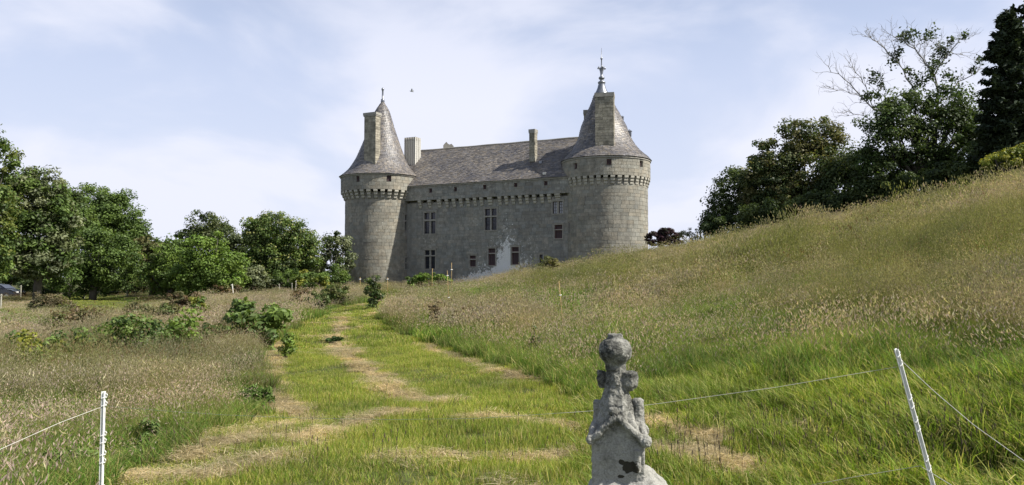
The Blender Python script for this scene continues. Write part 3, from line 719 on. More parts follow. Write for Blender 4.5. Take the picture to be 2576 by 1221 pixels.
# roof vents, small lucarnes on the right cone
for (zx, zy, sz) in ((373, 296, .22), (405, 387, .2)):
    x, y = z2(zx, zy)
    r = ray(x, y); best = None
    for a in np.linspace(0, 1, 200):
        for b2 in np.linspace(0, 1, 60):
            P_ = Pfront(a, b2, 0); e = proj(*P_); d = abs(e[0]-x)+abs(e[1]-y)
            if best is None or d < best[0]: best = (d, P_)
    P_ = best[1]; q = MB(); q.box((P_[0], P_[1]-.02, P_[2]+.12), (.34, .3, .28), rw); vo = q.build('roof_vent', M_lead if zy < 300 else M_rib, castle)
for (zx, zy, sz, a) in ((573, 640, .28, 1.35), (630, 772, .46, 1.25)):
    z = zr(zy); rr_ = np.interp(z, [q[1] for q in profR[::-1]], [q[0] for q in profR[::-1]]); t_ = (z-14.64)/(profR[0][1]-14.64)
    cx = CRX-.42*t_+rr_*math.sin(a); cy = CRY-rr_*math.cos(a)
    q = MB(); q.box((cx, cy, z), (sz, sz*.8, sz*1.1), a-math.pi/2)
    w_ = sz*.62; q.add([(cx-w_, cy-w_, z+sz*.55), (cx+w_, cy-w_, z+sz*.55), (cx+w_, cy+w_, z+sz*.55), (cx-w_, cy+w_, z+sz*.55), (cx, cy, z+sz*1.15)], [(0, 1, 4), (1, 2, 4), (2, 3, 4), (3, 0, 4), (3, 2, 1, 0)])
    q.build('lucarne', M_lead, castle)

# ------------------------------------------------------------------ foliage generators
def leaves(C_, Nrm, size, aspect, r_):
    """diamond shaped leaves at centres C_ with normals Nrm"""
    n = len(C_); a = r_.normal(size=(n, 3)); u = np.cross(Nrm, a); u /= np.linalg.norm(u, axis=1, keepdims=True)+1e-9
    v = np.cross(Nrm, u); v /= np.linalg.norm(v, axis=1, keepdims=True)+1e-9
    s = size[:, None]; V = np.stack([C_-u*s*aspect, C_-v*s*.5+Nrm*s*.12, C_+u*s*aspect, C_+v*s*.5+Nrm*s*.12], 1)
    Fc = np.arange(4*n).reshape(n, 4); return V.reshape(-1, 3), Fc
def crown_mesh(name, ells, cols, leaf, seed, clump=(.45, .95), dens=1.0, per=60, aspect=.75, flat=.75, fill=.55, tipcol=None, open_=0.0):
    """ells: list of (cx,cy,cz,rx,ry,rz) in world metres"""
    r_ = np.random.default_rng(seed); Cc = []; Rc = []
    for (cx, cy, cz, rx, ry, rz) in ells:
        area = 4*math.pi*((rx*ry)**1.6/3+(rx*rz)**1.6/3+(ry*rz)**1.6/3)**(1/1.6)
        cm_ = (clump[0]+clump[1])/2; n = max(5, int(area/(cm_**2*1.7)*dens))
        d = r_.normal(size=(n, 3)); d /= np.linalg.norm(d, axis=1, keepdims=True)
        # lumpy outline
        ph = r_.uniform(0, 6.28, 6)
        lump = 1+.15*np.sin(d[:, 0]*4+ph[0])*np.sin(d[:, 2]*5+ph[1])+.13*np.sin(d[:, 1]*7+ph[2]+d[:, 2]*6)+.09*np.sin(d[:, 0]*11+ph[3]-d[:, 2]*9)
        rad = (fill+(1-fill)*r_.random(n)**.45)*lump
        Cc.append(np.array([cx, cy, cz])+d*rad[:, None]*np.array([rx, ry, rz])); Rc.append(r_.uniform(*clump, n)*np.clip(min(rx, rz)/2.5, .35, 1)*(1.0 if min(rx, rz) > 1.5 else 1.5))
    Cc = np.concatenate(Cc); Rc = np.concatenate(Rc)
    if open_ > 0: k = r_.random(len(Cc)) > open_; Cc = Cc[k]; Rc = Rc[k]
    nc = len(Cc); ci = np.repeat(np.arange(nc), per); n = len(ci)
    d = r_.normal(size=(n, 3)); d /= np.linalg.norm(d, axis=1, keepdims=True)
    rad = r_.random(n)**.4*1.08
    P = Cc[ci]+d*(rad*Rc[ci])[:, None]*np.array([1.15, 1.15, flat])
    nr = d*.7+np.array([0, 0, .55])+r_.normal(size=(n, 3))*.45; nr /= np.linalg.norm(nr, axis=1, keepdims=True)
    size = leaf*r_.uniform(.6, 1.35, n); V, Fc = leaves(P, nr, size, aspect, r_)
    cols = np.array(cols); cc = cols[r_.integers(0, len(cols), nc)][ci]*r_.uniform(.8, 1.2, (nc, 1))[ci]*r_.uniform(.75, 1.25, (n, 1))
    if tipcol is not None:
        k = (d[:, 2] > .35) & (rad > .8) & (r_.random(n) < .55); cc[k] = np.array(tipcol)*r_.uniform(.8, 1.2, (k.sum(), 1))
    return V, Fc, np.repeat(cc, 4, 0), Cc
def tree(name, label, cat, blobs, depth, cols, leaf=.2, seed=1, group=None, dens=1.4, per=95, base=None, trunk=.3, limbs=14, depthscale=.9, mat=None, open_=0, clump=(.35, 1.15), tipcol=None, flat=.75, fill=.55, aspect=.75, barkm=None, limb_r=.07):
    leaf *= .74
    group = group or ('trees of the left wood edge' if seed < 130 else 'bushes along the left wood edge' if seed < 160 else 'trees on the hilltop at the right' if seed < 206 or 220 <= seed < 230 else None)
    ells = []
    for bl in blobs:
        x, y, rx, ry = bl[:4]; d = depth+(bl[4] if len(bl) > 4 else 0); c_ = pt(x, y, d); k = d/F
        ells.append((c_[0], c_[1], c_[2], rx*k, rx*k*depthscale, ry*k))
    bx = (sum(e[0]*e[3] for e in ells)/sum(e[3] for e in ells)) if base is None else pt(base, 600, depth)[0]
    bz = h(bx, depth); root = empty(name, (bx, depth, bz)); tag(root, label, cat, group)
    V, Fc, cc, Cc = crown_mesh('crown', ells, cols, leaf, seed, dens=dens, per=per, open_=open_, clump=clump, tipcol=tipcol, flat=flat, fill=fill, aspect=aspect)
    link('crown', mesh_np('crown', V, Fc, mat or M_leaf, cc), root)
    if trunk:
        r = random.Random(seed); m = MB(); ctr = np.average([e[:3] for e in ells], axis=0, weights=[e[3]*e[5] for e in ells]); top = max(e[2]+e[5]*.5 for e in ells)
        fork = np.array([bx+(ctr[0]-bx)*.5, depth, bz+max(1.0, (ctr[2]-bz)*.45)])
        m.tube([(bx, depth, bz-.3), (bx+.05, depth, bz+.6*(fork[2]-bz)), fork], [trunk*1.25, trunk, trunk*.85], 8); m.build('trunk', barkm or M_bark, root, True)
        m = MB(); idx_ = r.sample(range(len(Cc)), min(limbs, len(Cc)))
        for i in idx_:
            e = Cc[i]; mid = fork*.45+e*.55+np.array([r.uniform(-.4, .4), r.uniform(-.4, .4), -abs(r.gauss(0, .5))]); m.tube([fork-np.array([0, 0, .2]), fork*.7+mid*.3+np.array([0, 0, .2]), mid, e], [trunk*.5, trunk*.35, limb_r, limb_r*.4], 5, False)
        if m.v: m.build('limbs', barkm or M_bark, root, True)
    return root, ells
G_mid = [(.075, .118, .03), (.092, .138, .034), (.056, .09, .026)]; G_dark = [(.05, .074, .027), (.068, .092, .031), (.04, .06, .024)]
G_bright = [(.1, .155, .03), (.12, .175, .035), (.08, .125, .027)]; G_grey = [(.13, .15, .08), (.15, .17, .1), (.09, .11, .055)]
G_yel = [(.16, .17, .03), (.12, .15, .03)]; G_brown = [(.11, .105, .045), (.09, .09, .038), (.075, .095, .036)]
# woods at the left
tree('tree', 'tall green tree cut by the left edge, with a yellowish lower flank', 'tree', [(-30, 410, 62, 82), (-25, 540, 62, 90), (-35, 650, 60, 70)], 58, G_mid+[(.1, .12, .03)], .2, 101, tipcol=(.12, .14, .03))
tree('tree', 'broad grey-green willow-like tree, second from the left edge', 'tree', [(60, 505, 58, 78), (108, 500, 52, 80), (80, 600, 85, 75), (150, 555, 45, 70), (110, 655, 70, 50)], 64, G_grey+G_mid, .2, 102, aspect=1.1)
tree('tree', 'dark green tree behind the grey-green willow-like tree', 'tree', [(160, 515, 48, 48), (190, 560, 48, 60)], 80, G_dark+G_mid, .22, 103)
tree('tree', 'round-topped tree with sky showing under its right-hand boughs', 'tree', [(235, 518, 52, 46), (285, 540, 58, 55), (325, 575, 42, 42), (328, 590, 34, 32), (262, 575, 58, 42), (345, 600, 14, 10)], 88, G_mid, .22, 104, open_=.15, tipcol=(.085, .13, .03), trunk=.4, limbs=26)
tree('tree', 'leafy mid-green tree reaching the ground in front of the round-topped tree', 'tree', [(235, 640, 58, 75), (185, 690, 60, 48), (290, 665, 55, 65)], 73, G_mid, .2, 105)
tree('tree', 'olive-brown tree between the leafy mid-green tree and the bright green one', 'tree', [(400, 672, 48, 65), (365, 645, 40, 45)], 77, G_brown, .2, 106)
tree('tree', 'mid-green rounded tree just left of the brightest green tree', 'tree', [(445, 668, 55, 62), (410, 690, 50, 45)], 72, G_bright+G_mid, .2, 107)
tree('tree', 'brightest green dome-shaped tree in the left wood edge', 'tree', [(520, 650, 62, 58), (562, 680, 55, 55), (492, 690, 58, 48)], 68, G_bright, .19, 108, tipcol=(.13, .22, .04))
tree('tree', 'dark open-crowned tree rising behind the bright green dome', 'tree', [(522, 578, 44, 42), (560, 600, 42, 33), (468, 602, 30, 22), (592, 612, 18, 18), (450, 590, 9, 9)], 90, G_dark+G_grey[:1], .22, 109, open_=.15, tipcol=(.09, .11, .05))
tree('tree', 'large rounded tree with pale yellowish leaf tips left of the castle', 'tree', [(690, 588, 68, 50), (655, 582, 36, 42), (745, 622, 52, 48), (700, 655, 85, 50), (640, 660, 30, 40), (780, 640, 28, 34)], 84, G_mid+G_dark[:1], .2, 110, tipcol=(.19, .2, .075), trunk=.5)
tree('tree', 'small grey-green tree with gaps, next to the left tower', 'tree', [(838, 620, 34, 34), (864, 640, 28, 48), (812, 655, 22, 24)], 86, G_grey+G_dark, .2, 111, open_=.25, tipcol=(.15, .17, .11), trunk=.2)
tree('tree', 'dark tree filling the gap behind the bright dome and the yellow-tipped tree', 'tree', [(618, 650, 40, 50), (600, 690, 40, 40)], 92, G_dark, .22, 112)
hedge = [(60, 655, 90, 60, 92, G_dark, 'shaded thicket seen between the trunks at the far left'), (260, 680, 80, 50, 94, G_dark, 'shaded thicket behind the leafy mid-green tree'), (420, 640, 60, 40, 94, G_mid, 'green thicket top between the olive-brown tree and the bright dome'), (345, 655, 50, 60, 90, G_mid, 'mid-green leafy mass left of the olive-brown tree'), (520, 700, 90, 40, 90, G_dark, 'shaded thicket behind the foot of the bright dome'), (700, 695, 90, 40, 92, G_dark, 'shaded thicket behind the yellow-tipped tree'), (825, 695, 50, 34, 94, G_dark, 'shaded thicket behind the small grey-green tree'),
         (10, 685, 60, 30, 84, G_mid, 'green bush under the willow-like tree, beside the parked car'), (110, 712, 50, 30, 76, G_dark, 'dark bush at the wood edge behind the parked car'), (300, 715, 60, 32, 84, G_dark, 'dark bush in the shade of the wood edge behind the fence'),
         (380, 716, 50, 30, 84, G_brown, 'brownish bush behind the second square fence post'), (470, 722, 50, 28, 74, G_mid, 'low green bush at the foot of the bright green dome'), (640, 700, 34, 32, 74, G_grey, 'pale leafy bush right of the bright green dome'),
         (590, 712, 34, 30, 73, G_bright, 'bright bush at the right foot of the bright green dome'), (735, 702, 40, 26, 76, G_mid, 'mid-green bush under the yellow-tipped tree'), (790, 712, 44, 26, 74, G_yel+G_mid, 'yellowish bush between the yellow-tipped tree and the tower'),
         (848, 700, 30, 30, 80, G_mid, 'rounded green bush against the foot of the left tower'), (690, 716, 40, 22, 76, G_dark, 'dark low bush below the yellow-tipped tree')]
for k, (x, y, rx, ry, d, cl, lb) in enumerate(hedge):
    tree('bush', lb, 'bush', [(x, y, rx, ry)], d, cl, .17, 130+k, trunk=.08, limbs=6, clump=(.35, .7), per=70)
# right-hand trees behind the crest
tree('tree', 'low dark evergreen tree at the left end of the hilltop group', 'tree', [(1850, 500, 60, 72), (1888, 450, 45, 48), (1808, 548, 34, 34), (1790, 570, 18, 14), (1930, 520, 60, 60)], 70, G_dark, .2, 201, tipcol=(.055, .075, .03))
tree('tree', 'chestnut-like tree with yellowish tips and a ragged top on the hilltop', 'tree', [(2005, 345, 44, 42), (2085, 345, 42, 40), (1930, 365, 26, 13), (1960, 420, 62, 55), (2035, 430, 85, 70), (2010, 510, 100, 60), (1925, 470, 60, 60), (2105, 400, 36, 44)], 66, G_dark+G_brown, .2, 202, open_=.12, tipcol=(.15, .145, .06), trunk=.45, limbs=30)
tree('tree', 'dark leafy tree between the chestnut-like tree and the thin bare-topped tree', 'tree', [(2120, 470, 62, 62), (2165, 430, 45, 60)], 63, G_dark, .19, 203)
tree('tree', 'large dark tree with trunks showing, under the bare branches', 'tree', [(2270, 285, 62, 55), (2390, 268, 58, 50), (2240, 350, 72, 70), (2385, 350, 80, 75), (2200, 430, 60, 55), (2300, 420, 60, 40), (2420, 420, 70, 40), (2450, 330, 40, 60)], 58, G_dark+[(.055, .09, .026)], .18, 204, open_=.03, trunk=.4, limbs=40, base=2330, tipcol=(.07, .11, .03), limb_r=.1, dens=1.5)
tree('tree', 'dense black-green undergrowth tree at the foot of the tall conifer', 'tree', [(2500, 380, 60, 60), (2570, 360, 60, 70), (2470, 430, 60, 30)], 52, G_dark, .17, 205)
tree('bush', 'yellow-green bush on the hill at the right edge', 'bush', [(2530, 400, 42, 22), (2580, 388, 34, 22), (2490, 415, 24, 12)], 37, G_yel, .09, 206, trunk=.05, limbs=5, clump=(.25, .5), tipcol=(.26, .25, .04))
tree('bush', 'dark purple-leaved bush right of the right tower', 'bush', [(1652, 600, 26, 20), (1690, 600, 28, 20), (1672, 596, 20, 20)], 78, [(.035, .02, .025), (.05, .025, .035), (.03, .03, .02)], .13, 207, trunk=.05, limbs=4, clump=(.3, .5))
tree('bush', 'sparse wispy grey-green bush between the purple bush and the hilltop trees', 'bush', [(1735, 592, 24, 16), (1768, 585, 20, 16)], 72, G_grey, .1, 208, trunk=.03, limbs=10, clump=(.25, .4), open_=.5, per=40)
for k, (x, y, rx, ry, lb) in enumerate(((1830, 570, 60, 28, 'dark scrub below the low evergreen at the left end of the hilltop group'), (1960, 550, 90, 40, 'dark scrub under the left side of the chestnut-like tree'), (2080, 520, 80, 40, 'dark scrub under the right side of the chestnut-like tree'),
        (2210, 490, 80, 40, 'dark scrub at the left foot of the tree with showing trunks'), (2290, 478, 60, 34, 'dark scrub right around the showing trunks of the big dark tree'), (2400, 455, 80, 36, 'dark scrub at the right foot of the tree with showing trunks'))):
    tree('bush', lb, 'bush', [(x, y, rx, ry)], 66-k*2.5, G_dark, .18, 220+k, group='scrub along the hilltop', trunk=.06, limbs=5, clump=(.4, .75))
# conifer at the right edge
def conifer(label, x, ytop, depth, hw, seed, base_y=440):
    top = pt(x, ytop, depth); bz = h(top[0], depth); root = empty('conifer', (top[0], depth, bz)); tag(root, label, 'tree')
    r_ = np.random.default_rng(seed); m = MB(); m.tube([(top[0], depth, bz-.3), (top[0], depth, (bz+top[2])/2), (top[0], depth, top[2])], [.35, .22, .03], 8); m.build('trunk', M_bark, root, True)
    P = []; NN = []; Ht = top[2]-bz; br = MB()
    for k in range(210):
        t_ = (k/210)**.85; z = top[2]-Ht*t_*.97-.1; L_ = hw*(.12+.95*t_**.62)*r_.uniform(.7, 1.18); a = r_.uniform(0, 6.28); dirv = np.array([math.cos(a), math.sin(a), .22-.1*t_]); tip = np.array([top[0], depth, z])+dirv*L_
        br.tube([(top[0], depth, z), tip], [.05, .015], 4, False)
        n = int(45+110*L_/hw); q = r_.random(n)**.6
        side = np.cross(dirv, (0, 0, 1)); side /= np.linalg.norm(side)
        wv = (.16+.5*(1-q)*L_*.35)
        pos = np.array([top[0], depth, z])+dirv*L_*q[:, None]+side*(r_.normal(size=n)*wv)[:, None]*.7; pos[:, 2] += r_.normal(size=n)*.1-.12*q+.22*np.clip(q-.8, 0, 1)
        P.append(pos); nn = r_.normal(size=(n, 3))*.5+np.array([0, 0, .8]); NN.append(nn/np.linalg.norm(nn, axis=1, keepdims=True))
    P = np.concatenate(P); NN = np.concatenate(NN); V, Fc = leaves(P, NN, r_.uniform(.1, .24, len(P)), 1.15, r_)
    cc = np.array([(.026, .038, .022)])*r_.uniform(.6, 1.5, (len(P), 1))
    link('crown', mesh_np('crown', V, Fc, M_needle, np.repeat(cc, 4, 0)), root); br.build('branches', M_bark, root)
conifer('tall black-green conifer with a pointed top at the right edge', 2533, 28, 50, 2.4, 301)
conifer('taller dark conifer cut by the right edge of the picture', 2615, -70, 51, 3.6, 302)
# bare-topped tree
def z7(q): return (1744+.5005*q[0], .5005*q[1])
def bare_tree():
    d0 = 60.0; base = pt(2345, 470, d0); bz = h(base[0], d0); root = empty('bare_tree', (base[0], d0, bz)); tag(root, 'tall thin tree with pale bare branches and a few leaf tufts above the hilltop', 'tree')
    r = random.Random(9); rr_ = np.random.default_rng(9)
    m = MB(); fork1 = pt(*z7((1215, 640)), d0); m.tube([(base[0], d0, bz-.2), (base[0]-.05, d0, bz+1.3), fork1], [.3, .24, .2], 8); m.build('trunk', M_bark, root, True)
    limbs = [([(1215, 640), (1230, 460), (1200, 350), (1130, 270), (1060, 205), (1000, 180)], .13), ([(1130, 270), (1110, 230), (1090, 185)], .05), ([(1215, 640), (1100, 430), (1040, 330), (960, 240), (900, 200), (870, 185)], .11),
             ([(1230, 460), (1200, 400), (1260, 300), (1330, 215), (1375, 185)], .1), ([(1200, 360), (1160, 290), (1180, 190)], .06), ([(1100, 600), (905, 548), (830, 470), (760, 400), (680, 335)], .1), ([(905, 548), (870, 440), (820, 370), (785, 320)], .06),
             ([(840, 480), (760, 455), (690, 442)], .04), ([(1240, 520), (1320, 430), (1400, 380), (1450, 345)], .1), ([(1000, 600), (890, 602), (830, 575), (768, 566)], .05), ([(1040, 330), (1010, 280), (990, 180)], .05), ([(960, 560), (930, 470), (940, 400)], .06), ([(1260, 300), (1240, 250), (1230, 230)], .05), ([(1290, 260), (1340, 270)], .03)]
    tw = MB(); lm = MB(); ends = []
    def twig(p, d, l, rad, lev):
        pts_ = [p]; q = p.copy(); dd = d.copy()
        for i in range(4):
            dd = dd+np.array([r.gauss(0, .3), r.gauss(0, .3), r.gauss(.06, .25)]); dd /= np.linalg.norm(dd); q = q+dd*l/4; pts_.append(q.copy())
            if lev > 0 and i > 0: twig(q.copy(), dd+np.array([r.gauss(0, .7), r.gauss(0, .7), r.gauss(.1, .6)]), l*.6, rad*.6, lev-1)
        tw.tube(pts_, [rad*(1-.18*i) for i in range(5)], 4, False)
    for pl, rad in limbs:
        dp = r.uniform(-1.5, 1.5); P = [pt(*z7(q), d0+dp*i/len(pl)) for i, q in enumerate(pl)]
        Q = [P[0]]
        for a, b2 in zip(P[:-1], P[1:]):
            for k in (.33, .66, 1): Q.append(a+(b2-a)*k+(np.array([r.gauss(0, .09), r.gauss(0, .1), r.gauss(0, .07)]) if k < 1 else 0))
        lm.tube(Q, [rad*.7*(1-.82*i/len(Q)) for i in range(len(Q))], 6, False)
        for i in range(len(Q)//3, len(Q)):
            for _ in range(2):
                d = Q[i]-Q[i-1]; d = d/np.linalg.norm(d)+np.array([r.gauss(0, .7), r.gauss(0, .7), r.gauss(.2, .5)]); twig(Q[i].copy(), d/np.linalg.norm(d), r.uniform(.5, 1.3), .02, 1)
    lm.build('limbs', M_dead, root, True); tag(tw.build('twigs', M_dead, root), kind='stuff')
    tufts = [(1060, 185, 20), (1095, 180, 24), (1185, 178, 26), (1240, 245, 20), (1225, 290, 26), (1270, 275, 16), (1215, 330, 24), (1010, 300, 22), (1030, 262, 15), (910, 388, 24), (945, 430, 14), (1290, 385, 26), (1110, 385, 18), (1300, 205, 14), (1360, 182, 14), (870, 490, 16), (1190, 380, 24), (1075, 355, 12), (1140, 420, 22), (925, 480, 16), (890, 480, 14), (1400, 355, 12), (1440, 300, 14)]
    P = []
    for (x, y, s) in tufts:
        c_ = pt(*z7((x, y)), d0+r.uniform(-.5, .5)); k = s*.5*d0/F; n = int(s*5); e = rr_.normal(size=(n, 3))*k*.8; P.append(c_+e)
    P = np.concatenate(P); nn = rr_.normal(size=P.shape)+np.array([0, 0, .4]); nn /= np.linalg.norm(nn, axis=1, keepdims=True)
    V, Fc = leaves(P, nn, rr_.uniform(.09, .2, len(P)), .75, rr_); cc = np.array([(.04, .06, .022)])*rr_.uniform(.6, 1.5, (len(P), 1))
    link('leaf_tufts', mesh_np('leaf_tufts', V, Fc, M_leaf, np.repeat(cc, 4, 0)), root)
bare_tree()

# ------------------------------------------------------------------ field plants
CLEAR = []
def weed_bush(label, x, y, rx, ry, cols, leaf, seed, cat='bush', name='bush', per=40, tip=None, aspect=.9, dens=1.2, stems=14, stemcol=M_bark, clump=(.14, .3), open_=0, sunk=True):
    """x,y = middle of its foot as seen on the ground"""
    gx_, gd = ground_px(x, y, hi=75, off=.45 if sunk else 0); gd += .4; z = h(gx_, gd); k = gd/F
    if sunk:      # the foot stands hidden in the grass: the plant reaches from the soil up to its seen top
        zt_ = pt(x, y-2*ry, gd)[2]; ry = max(zt_-z, .5)/2/k*1.03
    CLEAR.append((gx_, gd, rx*k*.95, ry*k)); rx *= 1.05; lift = 0; root = empty(name, (gx_, gd, z)); tag(root, label, cat)
    r = random.Random(seed); ells = [(gx_, gd, z+lift+ry*k*.9, rx*k, rx*k*.8, ry*k*1.1)]
    if rx > ry*1.5:
        n = max(2, int(rx/ry)+1); ells = [(gx_+(i/(n-1)-.5)*2*(rx-ry)*k, gd+r.uniform(-.3, .3)*ry*k, z+lift+ry*k*r.uniform(.7, .95), ry*k*1.3, ry*k, ry*k*r.uniform(.8, 1.15)) for i in range(n)]
    V, Fc, cc, Cc = crown_mesh('foliage', ells, cols, leaf*.72, seed, clump=clump, dens=dens*1.15, per=int(per*1.7), aspect=aspect, tipcol=tip, fill=.25, open_=open_)
    # shrink of clumps is handled inside crown_mesh for tiny plants
    link('foliage', mesh_np('foliage', V, Fc, M_leaf, cc), root)
    m = MB()
    for i in r.sample(range(len(Cc)), min(stems, len(Cc))):
        e = Cc[i]; m.tube([(gx_+r.uniform(-.3, .3)*rx*k, gd+r.uniform(-.3, .3)*ry*k, z-.05), ((gx_+e[0])/2, (gd+e[1])/2, (z+e[2])/2), e], [.014, .01, .006], 4, False)
    m.build('stems', stemcol, root); return root
M_stem = plain('green_stem', (.08, .09, .03), .8); M_brownstem = plain('brown_stem', (.13, .07, .035), .9)
weed_bush('dark leafy dock bush left of the mown track', 640, 842, 72, 44, G_mid+[(.09, .14, .03)], .13, 401, aspect=1.1, tip=(.14, .2, .05), clump=(.3, .6), per=46)
weed_bush('small dark bush in front of the left tower beside the track', 938, 757, 22, 28, G_dark+G_mid, .12, 402, tip=(.1, .13, .04), clump=(.3, .5))
weed_bush('wide bramble thicket in the left field, its left half', 285, 872, 92, 44, G_mid, .09, 403, aspect=.7, clump=(.3, .6), tip=(.11, .15, .04))
weed_bush('brighter right half of the bramble thicket in the left field', 425, 862, 58, 42, G_bright, .1, 404, clump=(.3, .6), tip=(.12, .19, .04))
weed_bush('yellow-green nettle clump low at the left edge', 60, 900, 70, 34, G_yel+G_mid, .08, 405, clump=(.25, .5))
weed_bush('reddish brown dock stand left of the bramble thicket', 195, 825, 55, 26, [(.1, .075, .038), (.08, .085, .035), (.12, .09, .05)], .07, 406, stemcol=M_brownstem, clump=(.3, .5), aspect=1.2)
weed_bush('brown dried dock stand below the far field fence', 120, 835, 30, 26, [(.09, .075, .03), (.08, .1, .03)], .07, 407, stemcol=M_brownstem, clump=(.25, .4))
weed_bush('brown grassy mound right of the parked car', 120, 768, 50, 14, [(.12, .1, .055), (.1, .09, .05), (.08, .09, .04)], .08, 408, stemcol=M_brownstem, clump=(.3, .6), aspect=1.4)
weed_bush('brown-topped dock stand right of the far fence', 560, 742, 45, 14, [(.1, .07, .035), (.09, .1, .035)], .1, 409, clump=(.3, .5), stemcol=M_brownstem)
weed_bush('rusty brown dock plant left of the tower-side bush', 750, 755, 18, 15, [(.12, .085, .045), (.1, .085, .04)], .09, 410, stemcol=M_brownstem, clump=(.3, .45))
weed_bush('olive dock clump between the rusty dock and the tower-side bush', 845, 752, 38, 18, [(.09, .1, .035), (.07, .1, .03)], .1, 411, clump=(.3, .5), aspect=1.2)
weed_bush('bright green nettles at the foot of the left tower window', 1080, 702, 45, 11, G_bright+[(.1, .2, .03)], .14, 412, clump=(.35, .5))
weed_bush('yellow-brown bush in front of the castle wall on the crest', 1382, 684, 26, 20, [(.13, .12, .045), (.09, .1, .035), (.06, .07, .03)], .1, 413, clump=(.3, .45))
weed_bush('upright brown dock stalk patch right of the mown track', 1092, 800, 15, 24, [(.13, .1, .06), (.1, .09, .05)], .05, 414, stemcol=M_brownstem, clump=(.18, .3), open_=.3, cat='plant', name='dock_plant')
weed_bush('dark upright thistle on the slope left of the stone pinnacle', 1347, 905, 15, 34, [(.06, .085, .03), (.075, .1, .035)], .035, 415, clump=(.08, .15), dens=1.2, open_=.2, sunk=False, cat='plant', name='thistle')
weed_bush('small dark weed standing on the pale track', 835, 868, 16, 8, [(.03, .06, .02), (.06, .1, .03)], .07, 416, clump=(.1, .2), cat='plant', name='weed', stems=5, per=14, sunk=False)
weed_bush('broad-leaved dock behind the cord just right of the left white post', 345, 1130, 52, 30, G_mid, .04, 417, aspect=1.5, clump=(.08, .16), cat='plant', name='dock_plant', per=16, open_=.35, sunk=False)
weed_bush('dark green tuft at the left edge of the mown track', 615, 1022, 48, 24, [(.08, .13, .03), (.1, .155, .035)], .035, 418, aspect=2.2, clump=(.1, .2), open_=.2, sunk=False, cat='plant', name='grass_tussock')
weed_bush('dark green nettle clump low beside the left white post', 130, 1195, 64, 22, [(.09, .14, .035), (.11, .16, .04)], .035, 419, aspect=1.8, clump=(.08, .16), open_=.35, sunk=False, cat='plant', name='nettle_clump')
weed_bush('yellowish dock between the bramble thicket and the far docks', 490, 785, 30, 14, G_yel+G_mid, .1, 420, clump=(.25, .4))
weed_bush('small green weed just right of the dark dock bush', 712, 862, 14, 10, G_bright, .09, 421, clump=(.15, .3), cat='plant', name='weed')

weed_bush('olive dock patch behind the bramble thicket, below the second square fence post', 380, 795, 60, 18, [(.1, .1, .045), (.085, .11, .04)], .1, 422, clump=(.25, .4), aspect=1.2)
weed_bush('reddish dock tops in front of the olive-brown tree', 450, 765, 40, 14, [(.12, .085, .045), (.09, .09, .04)], .09, 423, clump=(.25, .4), aspect=1.2, stemcol=M_brownstem)
weed_bush('yellow-green weed clump under the left half of the bramble thicket', 150, 880, 40, 24, G_yel+G_mid, .08, 424, clump=(.2, .35))
weed_bush('green leafy strip between the brambles and the dark dock bush', 535, 845, 45, 18, G_mid, .08, 425, clump=(.2, .35), open_=.3)
weed_bush('small olive bush between the yellow-tipped tree and the track', 790, 765, 30, 16, [(.09, .1, .04), (.07, .1, .035)], .1, 426, clump=(.25, .4))
